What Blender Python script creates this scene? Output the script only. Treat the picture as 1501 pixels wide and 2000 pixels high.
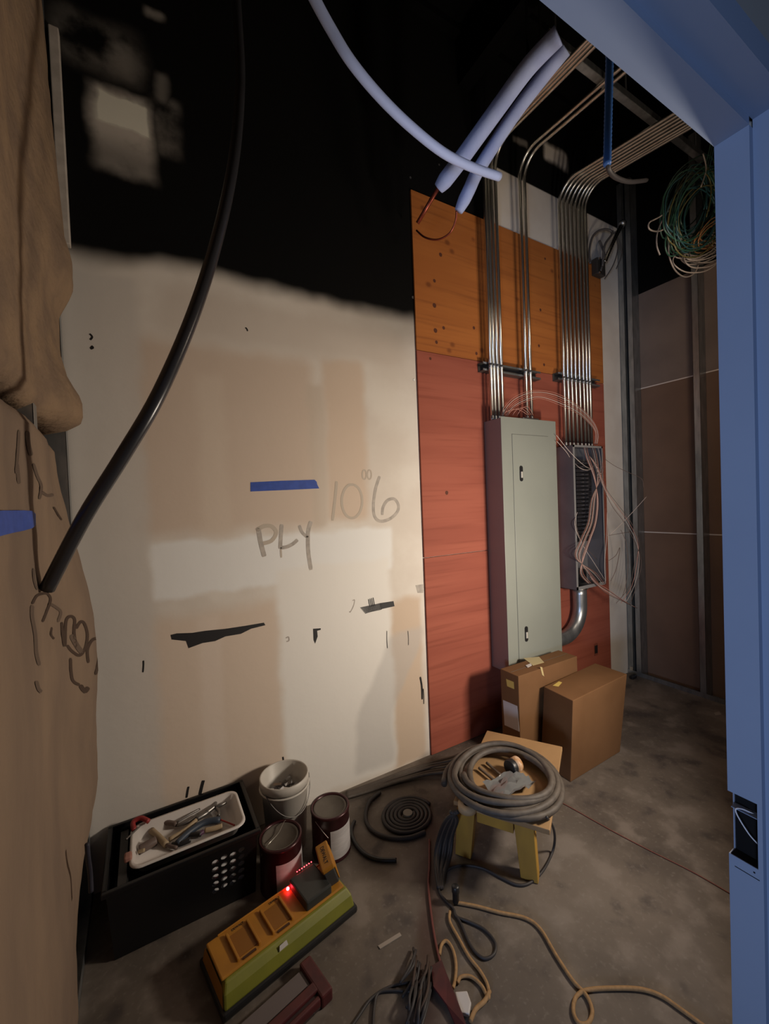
import bpy, math, random
from math import sin, cos, pi, radians
from mathutils import Vector, Matrix
random.seed(7)
for o in list(bpy.data.objects): bpy.data.objects.remove(o, do_unlink=True)
scene = bpy.context.scene
C = scene.collection

# ------------------------------------------------------------------ camera
# world: X right along the back wall, Y towards it, Z up; lens found from the room's vanishing lines
FPX, YAW, PITCH, ROLL, CAMZ = 813.2, .5243, -.02223, -.03892, 1.461
_f = Vector((sin(YAW)*cos(PITCH), cos(YAW)*cos(PITCH), sin(PITCH)))
_r0 = Vector((cos(YAW), -sin(YAW), 0)); _u0 = _r0.cross(_f)
_r = _r0*cos(ROLL)+_u0*sin(ROLL); _u = -_r0*sin(ROLL)+_u0*cos(ROLL)
cd = bpy.data.cameras.new('camera'); cam = bpy.data.objects.new('camera', cd); C.objects.link(cam)
cd.sensor_fit = 'HORIZONTAL'; cd.sensor_width = 36; cd.lens = FPX/1501*36; cd.clip_start = .02
cam.matrix_world = Matrix(((_r.x,_u.x,-_f.x,0),(_r.y,_u.y,-_f.y,0),(_r.z,_u.z,-_f.z,CAMZ),(0,0,0,1)))
scene.camera = cam

# ------------------------------------------------------------------ light
w = bpy.data.worlds.new('world'); scene.world = w; w.use_nodes = True
w.node_tree.nodes['Background'].inputs[0].default_value = (.35,.45,.8,1)
w.node_tree.nodes['Background'].inputs[1].default_value = .03
def lamp(name, kind, loc, energy, col, size=.1, target=None, spread=None):
    l = bpy.data.lights.new(name, kind); l.energy = energy; l.color = col
    if kind == 'AREA':
        l.size = size
        if spread: l.spread = spread
    else: l.shadow_soft_size = size
    o = bpy.data.objects.new(name, l); C.objects.link(o); o.location = loc
    if target: o.rotation_euler = (Vector(target)-Vector(loc)).to_track_quat('-Z','Y').to_euler()
    return o
lamp('work_light', 'AREA', (1.92,.50,1.06), 26, (1,.865,.72), .22, (1.05,1.93,1.25))
lamp('upper_fill', 'POINT', (2.2,.48,2.45), 13, (1,.80,.62), .12)  # added warm fill for the upper plywood and wall, no known bulb there
lamp('corridor_daylight', 'AREA', (-1.8,-.95,.90), 24, (.52,.68,1), .5, (1.1,.5,1.6), radians(130))
vs = scene.view_settings
vs.view_transform = 'Standard'; vs.look = 'None'; vs.exposure = 0; vs.gamma = 1; vs.use_curve_mapping = False

# ------------------------------------------------------------------ helpers: places in the room
def ray(px, py): return (_r*(px-750.5) - _u*(py-1000))/FPX + _f
CP = Vector((0,0,CAMZ))
def at_y(px, py, Y): d = ray(px,py); return CP + d*(Y/d.y)
def at_x(px, py, X): d = ray(px,py); return CP + d*(X/d.x)
def at_z(px, py, Z): d = ray(px,py); return CP + d*((Z-CAMZ)/d.z)
YW, YP = 1.945, 1.933            # drywall face, plywood face
XL, XR = -.215, 3.445            # left insulation face, backs of the right-hand drywall
ZC = 4.25

# ------------------------------------------------------------------ helpers: materials
MATS = {}
def mat(name, col, rough=.6, metal=0, col2=None, scale=8, stretch=(1,1,1), bump=0, bscale=60, emit=0, spec=.5, thr=(.35,.65), detail=5, trans=0, alpha=1):
    if name in MATS: return MATS[name]
    m = bpy.data.materials.new(name); m.use_nodes = True; nt = m.node_tree; b = nt.nodes['Principled BSDF']
    b.inputs['Base Color'].default_value = (*col,1); b.inputs['Roughness'].default_value = rough
    b.inputs['Metallic'].default_value = metal; b.inputs['Specular IOR Level'].default_value = spec
    if trans: b.inputs['Transmission Weight'].default_value = trans
    if alpha < 1: b.inputs['Alpha'].default_value = alpha
    if emit: b.inputs['Emission Color'].default_value = (*col,1); b.inputs['Emission Strength'].default_value = emit
    if col2 or bump:
        tc = nt.nodes.new('ShaderNodeTexCoord'); mp = nt.nodes.new('ShaderNodeMapping')
        mp.inputs['Scale'].default_value = stretch; nt.links.new(tc.outputs['Object'], mp.inputs[0])
    if col2:
        n = nt.nodes.new('ShaderNodeTexNoise'); n.inputs['Scale'].default_value = scale; n.inputs['Detail'].default_value = detail
        nt.links.new(mp.outputs[0], n.inputs['Vector'])
        r = nt.nodes.new('ShaderNodeValToRGB'); r.color_ramp.elements[0].position = thr[0]; r.color_ramp.elements[1].position = thr[1]
        r.color_ramp.elements[0].color = (*col,1); r.color_ramp.elements[1].color = (*col2,1)
        nt.links.new(n.outputs['Fac'], r.inputs[0]); nt.links.new(r.outputs[0], b.inputs['Base Color'])
    if bump:
        n2 = nt.nodes.new('ShaderNodeTexNoise'); n2.inputs['Scale'].default_value = bscale; n2.inputs['Detail'].default_value = 4
        nt.links.new(mp.outputs[0], n2.inputs['Vector'])
        bp = nt.nodes.new('ShaderNodeBump'); bp.inputs['Strength'].default_value = bump; bp.inputs['Distance'].default_value = .01
        nt.links.new(n2.outputs['Fac'], bp.inputs['Height']); nt.links.new(bp.outputs[0], b.inputs['Normal'])
    MATS[name] = m; return m

class Nodes:
    """tiny expression builder for masks on a wall"""
    def __init__(s, m):
        s.nt = m.node_tree; tc = s.nt.nodes.new('ShaderNodeTexCoord'); s.co = tc.outputs['Object']
        sep = s.nt.nodes.new('ShaderNodeSeparateXYZ'); s.nt.links.new(s.co, sep.inputs[0]); s.x, s.y, s.z = sep.outputs
    def set(s, inp, v):
        if isinstance(v, (int, float)): inp.default_value = v
        else: s.nt.links.new(v, inp)
    def math(s, op, a, b=0, c=None):
        n = s.nt.nodes.new('ShaderNodeMath'); n.operation = op; s.set(n.inputs[0], a); s.set(n.inputs[1], b)
        if c is not None: s.set(n.inputs[2], c)
        return n.outputs[0]
    def noise(s, scale, detail=4, stretch=None, seed=0):
        n = s.nt.nodes.new('ShaderNodeTexNoise'); n.inputs['Scale'].default_value = scale; n.inputs['Detail'].default_value = detail
        mp = s.nt.nodes.new('ShaderNodeMapping'); mp.inputs['Location'].default_value = (seed*3.1, seed*1.7, seed*2.3)
        if stretch: mp.inputs['Scale'].default_value = stretch
        s.nt.links.new(s.co, mp.inputs[0]); s.nt.links.new(mp.outputs[0], n.inputs['Vector']); return n.outputs['Fac']
    def step(s, v, a, b):          # smooth 0..1 from a to b
        n = s.nt.nodes.new('ShaderNodeMapRange'); n.interpolation_type = 'SMOOTHSTEP'
        s.set(n.inputs['Value'], v); n.inputs['From Min'].default_value = a; n.inputs['From Max'].default_value = b; return n.outputs[0]
    def box(s, x0, x1, z0, z1, soft=.02, u=None, v=None):
        u = u or s.x; v = v or s.z
        a = s.math('MULTIPLY', s.step(u, x0-soft, x0+soft), s.step(u, x1+soft, x1-soft) if False else s.math('SUBTRACT', 1, s.step(u, x1-soft, x1+soft)))
        b = s.math('MULTIPLY', s.step(v, z0-soft, z0+soft), s.math('SUBTRACT', 1, s.step(v, z1-soft, z1+soft)))
        return s.math('MULTIPLY', a, b)
    def mix(s, f, a, b):
        n = s.nt.nodes.new('ShaderNodeMix'); n.data_type = 'RGBA'; s.set(n.inputs[0], f)
        for i, c in ((6,a),(7,b)):
            if isinstance(c, tuple): n.inputs[i].default_value = (*c,1)
            else: s.nt.links.new(c, n.inputs[i])
        return n.outputs[2]

# ------------------------------------------------------------------ helpers: meshes
class MB:
    def __init__(s): s.v = []; s.f = []
    def add(s, vs, fs):
        b = len(s.v); s.v += [tuple(v) for v in vs]; s.f += [tuple(b+i for i in f) for f in fs]; return s
    def box(s, x0, x1, y0, y1, z0, z1, M=None):
        v = [Vector((x,y,z)) for z in (z0,z1) for y in (y0,y1) for x in (x0,x1)]
        if M: v = [M@p for p in v]
        return s.add(v, [(0,2,3,1),(4,5,7,6),(0,1,5,4),(2,6,7,3),(0,4,6,2),(1,3,7,5)])
    def tube(s, pts, r, n=8, closed=False, cap=True):
        pts = [Vector(p) for p in pts]; N = len(pts); rings = []; nrm = None
        R = r if isinstance(r, (list, tuple)) else [r]*N
        for i, p in enumerate(pts):
            a = pts[i-1] if (i or closed) else pts[0]; c = pts[(i+1) % N] if (i < N-1 or closed) else pts[-1]
            t = (c-a); t = t.normalized() if t.length > 1e-9 else Vector((0,0,1))
            if nrm is None:
                nrm = t.orthogonal().normalized()
            else:
                nrm = nrm - t*nrm.dot(t); nrm = nrm.normalized() if nrm.length > 1e-6 else t.orthogonal().normalized()
            bn = t.cross(nrm); rings.append([p+(nrm*cos(2*pi*k/n)+bn*sin(2*pi*k/n))*R[i] for k in range(n)])
        b = len(s.v)
        for g in rings: s.v += [tuple(q) for q in g]
        for i in range(N if closed else N-1):
            j = (i+1) % N
            for k in range(n): s.f.append((b+i*n+k, b+i*n+(k+1)%n, b+j*n+(k+1)%n, b+j*n+k))
        if cap and not closed:
            s.f.append(tuple(b+k for k in reversed(range(n)))); s.f.append(tuple(b+(N-1)*n+k for k in range(n)))
        return s
    def lathe(s, prof, c=(0,0,0), n=28, cap0=True, cap1=True):
        b = len(s.v); c = Vector(c)
        for r, z in prof:
            for k in range(n): s.v.append((c.x+r*cos(2*pi*k/n), c.y+r*sin(2*pi*k/n), c.z+z))
        for i in range(len(prof)-1):
            for k in range(n): s.f.append((b+i*n+k, b+i*n+(k+1)%n, b+(i+1)*n+(k+1)%n, b+(i+1)*n+k))
        if cap0: s.f.append(tuple(b+k for k in reversed(range(n))))
        if cap1: s.f.append(tuple(b+(len(prof)-1)*n+k for k in range(n)))
        return s
    def prism(s, poly, d):     # polygon of 3-D points pushed along d
        n = len(poly); d = Vector(d); P = [Vector(p) for p in poly]; P2 = [p+d for p in P]
        return s.add(P+P2, [tuple(reversed(range(n))), tuple(range(n,2*n))]+[(i,(i+1)%n,n+(i+1)%n,n+i) for i in range(n)])
    def build(s, name, m, parent=None, smooth=False, bevel=0, seg=2):
        me = bpy.data.meshes.new(name); me.from_pydata(s.v, [], s.f); me.validate(); me.update()
        o = bpy.data.objects.new(name, me); C.objects.link(o)
        if m: me.materials.append(m)
        if smooth:
            for p in me.polygons: p.use_smooth = True
        if bevel:
            bv = o.modifiers.new('bevel','BEVEL'); bv.width = bevel; bv.segments = seg; bv.limit_method = 'ANGLE'; bv.angle_limit = radians(40)
        if parent: o.parent = parent; o.matrix_parent_inverse = parent.matrix_basis.inverted()
        return o
def smooth_path(pts, sub=6, closed=False):
    pts = [Vector(p) for p in pts]; n = len(pts); out = []
    for i in range(n if closed else n-1):
        g = (lambda k: pts[k % n]) if closed else (lambda k: pts[max(0,min(n-1,k))])
        p0,p1,p2,p3 = g(i-1),g(i),g(i+1),g(i+2)
        for j in range(sub):
            t = j/sub
            out.append(.5*((2*p1)+(p2-p0)*t+(2*p0-5*p1+4*p2-p3)*t*t+(3*p1-p0-3*p2+p3)*t*t*t))
    if not closed: out.append(pts[-1])
    return out
def tag(o, label=None, cat=None, group=None, kind=None):
    for k, v in (('label',label),('category',cat),('group',group),('kind',kind)):
        if v: o[k] = v
    return o
def thing(name, loc, label=None, cat=None, group=None, kind=None, rz=0):
    o = bpy.data.objects.new(name, None); C.objects.link(o); o.location = loc; o.rotation_euler = (0,0,rz)
    o.empty_display_size = .05; o.matrix_basis = Matrix.Translation(loc) @ Matrix.Rotation(rz,4,'Z')
    return tag(o, label, cat, group, kind)
def cable(name, pts, r, m, parent=None, n=8, sub=6):
    return MB().tube(smooth_path(pts, sub), r, n).build(name, m, parent, True)
def floor_path(pxs, z): return [at_z(x, y, z if len(p) == 0 else p[0]) for x, y, *p in pxs]

galv = mat('galvanised_steel', (.42,.44,.45), .34, .85, (.30,.32,.33), 30, (1,1,.3))
emt = mat('conduit_steel', (.74,.73,.67), .30, 1, (.62,.61,.56), 20, (1,1,.2))
black_paint = mat('black_paint', (.004,.004,.004), .9, spec=.05)
blackp = mat('black_plastic', (.012,.012,.013), .42)
rubber = mat('black_rubber', (.018,.018,.020), .55, bump=.15, bscale=300)

# ================================================================== SETTING
# ---- floor
fm = bpy.data.materials.new('concrete'); fm.use_nodes = True; E = Nodes(fm); B = fm.node_tree.nodes['Principled BSDF']
n1 = E.noise(1.6, 6); n2 = E.noise(7, 8, seed=2); n3 = E.noise(60, 3, seed=4)
c = E.mix(E.step(n1,.35,.68), (.095,.077,.062), (.165,.136,.110))
c = E.mix(E.math('MULTIPLY', E.step(n2,.50,.68), .65), c, (.225,.19,.16))
c = E.mix(E.math('MULTIPLY', E.step(n2,.46,.30), .8), c, (.050,.041,.038))
c = E.mix(E.math('MULTIPLY', E.step(n3,.55,.75), .25), c, (.27,.24,.21))
trail = E.math('ADD', E.x, E.math('MULTIPLY', E.math('SUBTRACT', E.noise(6,4,seed=9), .5), .12))
c = E.mix(E.math('MULTIPLY', E.box(.70,.79,.75,1.55,.045,u=E.math('ADD', trail, E.math('MULTIPLY', E.math('SUBTRACT', E.y, 1.11), -.75)),v=E.y), .8), c, (.060,.030,.022))
fm.node_tree.links.new(c, B.inputs['Base Color']); B.inputs['Roughness'].default_value = .75
bp = fm.node_tree.nodes.new('ShaderNodeBump'); bp.inputs['Strength'].default_value = .25; bp.inputs['Distance'].default_value = .01
fm.node_tree.links.new(n2, bp.inputs['Height']); fm.node_tree.links.new(bp.outputs[0], B.inputs['Normal'])
floor = MB().box(-3,4.2,-3,2.6,-.12,0).build('floor', fm); tag(floor, kind='structure')
# ---- ceiling
ceil = thing('ceiling', (1.5,1,ZC), kind='structure')
MB().box(-.6,4,.2,2.4,ZC,ZC+.1).build('roof_deck', black_paint, ceil)
for i in range(7):
    MB().box(-.6,4,.45+i*.24,.53+i*.24,ZC-.04,ZC).build('deck_rib', black_paint, ceil)
for x in (.55,1.75):
    MB().box(x,x+.09,.42,1.94,ZC-.30,ZC-.04).build('roof_joist', black_paint, ceil)

# ---- back wall: drywall, patched with joint compound, sprayed black above
wm = bpy.data.materials.new('patched_drywall'); wm.use_nodes = True; E = Nodes(wm); B = wm.node_tree.nodes['Principled BSDF']
def wb(x0,y0,x1,y1): a = at_y(x0,y0,YW); b = at_y(x1,y1,YW); return min(a.x,b.x), max(a.x,b.x), min(a.z,b.z), max(a.z,b.z)
wob = E.math('MULTIPLY', E.math('SUBTRACT', E.noise(7,3), .5), .05)
wob2 = E.math('MULTIPLY', E.math('SUBTRACT', E.noise(7,4,seed=5), .5), .07)
ux = E.math('ADD', E.x, wob); uz = E.math('ADD', E.z, wob2)
paper = (.60,.485,.39); mud = (.72,.67,.60); mudw = (.80,.77,.72); tan = (.62,.49,.38)
blot = E.noise(4,5,seed=3)
base = E.mix(E.step(blot,.35,.65), mud, (.66,.60,.53))
def T(b, soft, col, amt=1.0):
    global base
    base = E.mix(E.math('MULTIPLY', E.box(*b, soft, ux, uz), amt), base, col)
T((-.02,.745,1.36,2.17), .05, paper, .9)          # tan sheet left of the seam
T((.80,1.03,1.38,2.20), .03, tan, .85)         # tan between the two seams
T((-.03,.53,.05,1.02), .045, (.66,.55,.45))    # lower left sheet
T((1.13,1.34,.0,.93), .025, (.60,.48,.37))     # beside the plywood
T((-.30,.02,.0,2.4), .03, (.60,.56,.51), .8)   # smeared corner strip
T((.02,1.16,1.10,1.33), .018, (.79,.785,.76))            # level taped seam
T((.18,.27,.05,1.0), .02, (.71,.61,.52), .7); T((.22,.33,1.36,2.05), .03, (.66,.56,.46), .7)
T((.53,1.14,.02,1.16), .025, (.79,.765,.715))     # upright taped seam
T((.715,.80,1.36,2.05), .02, (.56,.47,.38), .7)
T((.10,1.30,2.20,2.40), .05, (.60,.53,.46), .8)
# grey patch low beside the plywood, upper part leaning right
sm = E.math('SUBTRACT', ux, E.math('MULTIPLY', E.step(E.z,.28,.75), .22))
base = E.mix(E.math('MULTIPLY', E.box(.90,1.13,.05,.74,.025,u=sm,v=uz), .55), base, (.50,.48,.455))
# overspray band and black spray, soft wavy lower edge
line = E.math('ADD', E.z, E.math('MULTIPLY', E.math('SUBTRACT', E.noise(2.2,3,seed=7), .5), .16))
edge_l = E.math('ADD', line, E.math('MULTIPLY', E.step(E.x,.15,-.15), .05))
spray = E.step(edge_l, 2.435, 2.535)
spray = E.math('MULTIPLY', spray, 1)
keep = E.box(1.945,3.6,2.0,3.575,.006)                                   # unpainted strip above the plywood
dirty = E.noise(6,6,seed=11)
p1 = E.box(-.13,.12,2.83,3.10,.05,u=E.math('ADD', ux, E.math('MULTIPLY', E.z, .18)),v=E.math('ADD', uz, E.math('MULTIPLY', E.x, .45)))
def patch(x0,y0,x1,y1,soft,amt):
    return E.math('MULTIPLY', E.box(*wb(x0,y0,x1,y1), soft, ux, uz), amt)
def wx(px,py): return at_y(px,py,YW).x
def wz(px,py): return at_y(px,py,YW).z
main = E.box(wx(187,200),wx(291,240),wz(190,236),wz(190,172),.010,ux,uz)
fade = E.step(E.z, wz(195,300), wz(195,232))
low = E.math('MULTIPLY', E.math('MULTIPLY', E.box(wx(178,230),wx(298,280),wz(195,325),wz(182,160),.03,ux,uz), E.math('ADD', .35, E.math('MULTIPLY', fade, .5))), E.step(dirty,.22,.55))
rblob = E.math('MULTIPLY', E.box(wx(300,250),wx(352,250),wz(330,300),wz(330,195),.03,ux,uz), E.math('MULTIPLY', E.step(dirty,.30,.62), .26))
stalk = patch(298,135,326,205,.02,.22)
halo = E.math('MAXIMUM', E.math('MAXIMUM', low, rblob), stalk)
top1 = E.math('MULTIPLY', E.box(wx(112,80),wx(268,80),wz(150,118),wz(150,28),.06,ux,uz), E.math('MULTIPLY', E.step(dirty,.32,.62), .30))
top2 = patch(280,12,318,45,.015,.35)
top3 = patch(1062,275,1108,335,.025,1); top4 = patch(1000,262,1030,292,.015,.35)
bare = E.math('MAXIMUM', E.math('MAXIMUM', E.math('MULTIPLY', main, .97), halo), E.math('MAXIMUM', E.math('MAXIMUM', top1, top2), E.math('MAXIMUM', top3, top4)))
keep = E.math('MAXIMUM', keep, bare)
spray = E.math('MULTIPLY', spray, E.math('SUBTRACT', 1, keep))
drop = E.math('MULTIPLY', E.math('MULTIPLY', E.step(edge_l,2.20,2.47), E.math('SUBTRACT', 1, keep)), E.step(E.x,.6,1.35))
base = E.mix(E.math('MULTIPLY', drop, .45), base, (.10,.085,.07))
base = E.mix(E.math('MAXIMUM', main, 0), base, (.86,.84,.72))
base = E.mix(spray, base, (.003,.003,.003))
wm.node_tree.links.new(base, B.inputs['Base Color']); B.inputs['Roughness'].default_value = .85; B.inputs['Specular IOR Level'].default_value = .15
bp = wm.node_tree.nodes.new('ShaderNodeBump'); bp.inputs['Strength'].default_value = .12; bp.inputs['Distance'].default_value = .01
wm.node_tree.links.new(E.noise(18,6,seed=6), bp.inputs['Height']); wm.node_tree.links.new(bp.outputs[0], B.inputs['Normal'])
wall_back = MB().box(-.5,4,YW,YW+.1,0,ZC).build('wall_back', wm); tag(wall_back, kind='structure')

marker = mat('black_marker', (.012,.011,.012), .6); graysp = mat('grey_spray_paint', (.36,.325,.29), .8, col2=(.48,.435,.385), scale=40)
graysp2 = mat('faint_spray_paint', (.49,.425,.35), .8)
def ribbon(name, pxs, wpx, m, wall=wall_back, Y=YW, sub=5):
    """flat stroke of paint or ink lying on the back wall"""
    P = smooth_path([at_y(x,y,Y) for x,y in pxs], sub); hw = wpx/330/2; mb = MB(); v = []
    for i, p in enumerate(P):
        t = (P[min(i+1,len(P)-1)]-P[max(i-1,0)]); t.y = 0; t.normalize(); nn = Vector((-t.z,0,t.x))
        k = hw*(.75 if i in (0,len(P)-1) else 1)
        v += [p+nn*k+Vector((0,-.0008,0)), p-nn*k+Vector((0,-.0008,0))]
    mb.add(v, [(2*i,2*i+1,2*i+3,2*i+2) for i in range(len(P)-1)]); return mb.build(name, m, wall)
def blob(name, pxs, m, Y=YW): return MB().prism([at_y(x,y,Y) for x,y in pxs][::-1], (0,-.0008,0)).build(name, m, wall_back)
ribbon('painted_numeral', [(657,940),(655,965),(649,1017)], 5, graysp2)
ribbon('painted_numeral', [(687+20*cos(a),979+33*sin(a)) for a in [2*pi*k/12-1.4 for k in range(13)]], 4.5, graysp2)
for dx in (-5,5):
    ribbon('painted_inch_mark', [(716+dx+4*cos(a),927+9*sin(a)) for a in [2*pi*k/8 for k in range(9)]], 2.5, graysp2)
ribbon('painted_numeral', [(741,930),(733,955),(729,985),(731,1008),(742,1018),(760,1014),(774,1002),(778,988),(770,975),(757,977),(748,990),(746,1006)], 5.5, graysp)
ribbon('painted_letter', [(504,1030),(508,1055),(512,1072),(516,1087)], 7, graysp)
ribbon('painted_letter', [(500,1036),(515,1028),(530,1028),(539,1040),(530,1056),(511,1062)], 6, graysp2)
ribbon('painted_letter', [(550,1024),(548,1050),(547,1072)], 6, graysp)
ribbon('painted_drip', [(548,1072),(549,1089)], 3, graysp2)
ribbon('painted_letter', [(547,1070),(560,1068),(572,1062),(581,1054)], 5.5, graysp)
ribbon('painted_letter', [(584,1026),(590,1040),(601,1050)], 5, graysp)
ribbon('painted_letter', [(607,1018),(602,1035),(601,1050),(602,1080),(607,1113)], 6.5, graysp)
blob('marker_scribble', [(333,1240),(345,1237),(375,1236),(400,1232),(440,1228),(480,1222),(515,1216),(518,1221),(490,1228),(470,1238),(440,1243),(420,1252),(395,1256),(368,1266),(363,1252),(345,1250),(335,1249)], marker)
blob('marker_scribble', [(741,1178),(768,1174),(770,1184),(743,1190)], marker)
for i in range(9): ribbon('marker_scribble', [(703+i*1.2,1187+i*1.4),(722,1183+i*1.5),(745,1178+i*1.5)], 1.2, marker)
for i in range(4): ribbon('marker_scribble', [(719+3*i,1170-i),(722+3*i,1186-i)], 1.8, marker)
blob('marker_scribble', [(611,1228),(626,1227),(626,1230),(619,1232),(620,1243),(615,1257),(612,1250)], marker)
ribbon('marker_tick', [(688,1173),(692,1172),(690,1183),(684,1195),(682,1194)], 1.5, graysp)
ribbon('marker_tick', [(558,1246),(563,1244),(564,1251),(559,1253)], 1.8, graysp)
for pts, wd in (([(552,1478),(553,1490),(550,1508)],2.6), ([(368,1536),(366,1545),(364,1558)],3), ([(397,1524),(394,1535),(390,1552)],4.5), ([(280,1290),(280,1300),(279,1313)],2),
                ([(755,1232),(755,1250),(756,1266)],1.4), ([(820,1322),(823,1340),(824,1366)],4), ([(826,1345),(827,1360),(827,1375)],2), ([(796,1232),(797,1245),(797,1260)],1.2),
                ([(175,652),(180,658),(176,664)],2.2), ([(178,676),(181,679),(176,681)],3), ([(479,640),(482,643),(483,647)],2.2)):
    ribbon('marker_tick', pts, wd, marker)
blob('torn_paper_spot', [(811,1143),(826,1141),(826,1158),(815,1158)], graysp)
for x, y, r in ((808,742,2.3),(806,581,2.6),(801,347,2),(857,322,1.8)):
    p = at_y(x,y,YW); MB().lathe([(.0,0),(r/330,.0),(r/330,.002)], (0,0,0), 8).build('screw_head', galv, wall_back).matrix_basis = wall_back.matrix_basis.inverted() @ Matrix.Translation(p) @ Matrix.Rotation(pi/2,4,'X')

# ---- left wall: steel studs, sheathing behind, corner strip
wall_left = thing('wall_left', (XL-.1,1.4,0), kind='structure')
kraft_dark = mat('wall_cavity', (.05,.04,.035), .9)
MB().box(XL-.16,XL-.13,.45,YW,0,ZC).build('cavity_board', kraft_dark, wall_left)
for y in (.95,1.36,1.885):
    s = MB().box(XL-.11,XL-.015,y,y+.0015,0,3.9).box(XL-.0165,XL-.015,y,y+.042,0,3.9).box(XL-.11,XL-.1085,y,y+.042,0,3.9)
    s.build('steel_stud', galv, wall_left)
MB().box(XL-.11,XL-.015,.45,YW,0,.0015).box(XL-.0165,XL-.015,.45,YW,0,.035).build('floor_track', galv, wall_left)
bead = mat('bare_plaster_edge', (.55,.49,.43), .8, col2=(.42,.37,.32), scale=20)
q0 = at_y(102,140,YW-.02); q1 = at_y(134,490,YW-.02)
MB().box(XL-.004,XL+.026,YW-.035,YW-.001,2.46,3.24).build('trim_1', bead, None, bevel=.003).__setitem__('kind','structure')

# ---- right wall: steel studs with the brown backs of drywall sheets
wall_right = thing('wall_right', (XR,1.2,0), kind='structure')
gback = mat('drywall_back_paper', (.185,.115,.080), .9, col2=(.15,.095,.068), scale=3, spec=.1)
upb = mat('drywall_back_upper', (.19,.145,.122), .9, col2=(.155,.12,.102), scale=4, spec=.1)
joint = mat('sheet_joint', (.60,.52,.46), .8)
for z0, z1, m in ((0,1.144,gback),(1.152,2.279,gback),(2.287,3.02,upb),(3.02,ZC,black_paint)):
    MB().box(XR,XR+.014,.35,YW,z0,z1).build('drywall_sheet', m, wall_right)
for z in (1.144,2.279): MB().box(XR-.0015,XR+.012,.35,YW,z,z+.008).build('sheet_joint', joint, wall_right)
for y, d in ((1.898,1),(1.835,1),(1.395,1),(.98,1),(.56,1)):
    x0 = XR-.09
    MB().box(x0,XR-.001,y,y+.0015,.001,3.9).box(x0,x0+.0015,y,y+.040*d,.001,3.9).box(XR-.0025,XR-.001,y,y+.040,.001,3.9).box(x0,x0+.010,y+.0385,y+.040,.001,3.9).build('steel_stud', galv, wall_right)
MB().box(XR-.092,XR-.001,.35,YW-.001,.0005,.002).box(XR-.0935,XR-.092,.35,YW-.001,.0005,.034).build('floor_track', galv, wall_right)
MB().box(XR-.095,XR-.093,1.90,1.925,.03,.06).build('track_clip', emt, wall_right)
# ---- front wall with the metal door frame we look through
JX, JY0, JY1, JY2, HZ = 1.044, .400, .343, .292, 2.163
frm = mat('primed_steel_frame', (.245,.305,.43), .62, 0, (.23,.285,.405), 3, spec=.2)
wall_front = thing('wall_front', (1.5,.34,0), kind='structure')
gyp = mat('grey_drywall', (.30,.29,.28), .9)
MB().box(JX+.03,3.6,JY2+.012,JY0-.012,0,ZC).build('wall_panel', gyp, wall_front)
MB().box(-.45,JX+.03,JY2+.012,JY0-.012,HZ+.03,ZC).build('wall_panel', gyp, wall_front)
MB().box(-.45,-.335,JY2+.012,JY0-.012,0,HZ+.03).build('wall_panel', gyp, wall_front)
door = thing('door_1', (JX,.35,0), kind='structure')
# jamb built as one folded sheet with the strike cut-out left open
zc0, zc1 = at_x(1440,1680,JX).z+.005, at_x(1440,1553,JX).z
mb = MB(); yc = JY1+.008
ST = JX+.016
def sheet(mb, x0,x1,y0,y1,z0,z1): mb.box(x0,x1,y0,y1,z0,z1)
t = .002
sheet(mb, JX,JX+t, JY1+t,JY0-t, 0,zc0); sheet(mb, JX,JX+t, JY1+t,JY0-t, zc1,HZ); sheet(mb, JX,JX+t, JY1+t,yc, zc0,zc1)
sheet(mb, JX,ST, JY1,JY1+t, 0,HZ)                 # stop
sheet(mb, ST,ST+t, JY2,JY1, 0,HZ+.016)            # rabbet
sheet(mb, ST,ST+.05, JY2-t,JY2, 0,HZ+.066)        # face
sheet(mb, JX,JX+.05, JY0-t,JY0, 0,zc0-.0); sheet(mb, JX+.024,JX+.05, JY0-t,JY0, zc0,zc1); sheet(mb, JX,JX+.05, JY0-t,JY0, zc1,HZ)
mb.build('jamb', frm, door)
mb = MB()
sheet(mb, -.335,JX+.05, JY1+t,JY0-t, HZ,HZ+t); sheet(mb, -.335,JX, JY1,JY1+t, HZ,HZ+.016)
sheet(mb, -.335,ST, JY2,JY1, HZ+.016,HZ+.018); sheet(mb, -.335,ST, JY2-t,JY2, HZ+.016,HZ+.066); sheet(mb, -.335,JX+.05, JY0-t,JY0, HZ,HZ+.05)
mb.build('header', frm, door)
sheet(mb2 := MB(), -.335,-.333, JY2,JY0, 0,HZ); mb2.build('jamb', frm, door)
dk = mat('recess_shade', (.008,.008,.009), .7, spec=.1)  # near-black colour stands in for shade inside the cut-out
MB().box(JX+.026,JX+.028,yc,JY0-.003,zc0,zc1).box(JX+.003,JX+.026,yc,JY0-.003,zc0-.002,zc0).box(JX+.003,JX+.026,yc-.002,yc,zc0,zc1).build('strike_box', dk, door)
MB().box(JX+.006,JX+.027,yc,JY0-.003,zc1-.036,zc1-.0345).build('strike_tab', frm, door)
cable('strike_wire', [(JX+.022,yc+.002,zc0+.035),(JX+.010,yc+.018,zc0+.058),(JX+.004,yc+.037,zc1-.040),(JX+.010,yc+.030,zc1-.032),(JX+.02,yc+.01,zc1-.036)], .0013, mat('white_wire', (.7,.68,.72), .5), door)
MB().box(JX-.0006,JX+.001,JY1+.013,JY1+.016,zc0-.012,zc0-.009).build('screw_hole', dk, door)
MB().box(JX-.0006,JX+.001,JY1+.006,JY0-.010,zc0-.022,zc0-.0205).build('frame_slot', dk, door)

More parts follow.
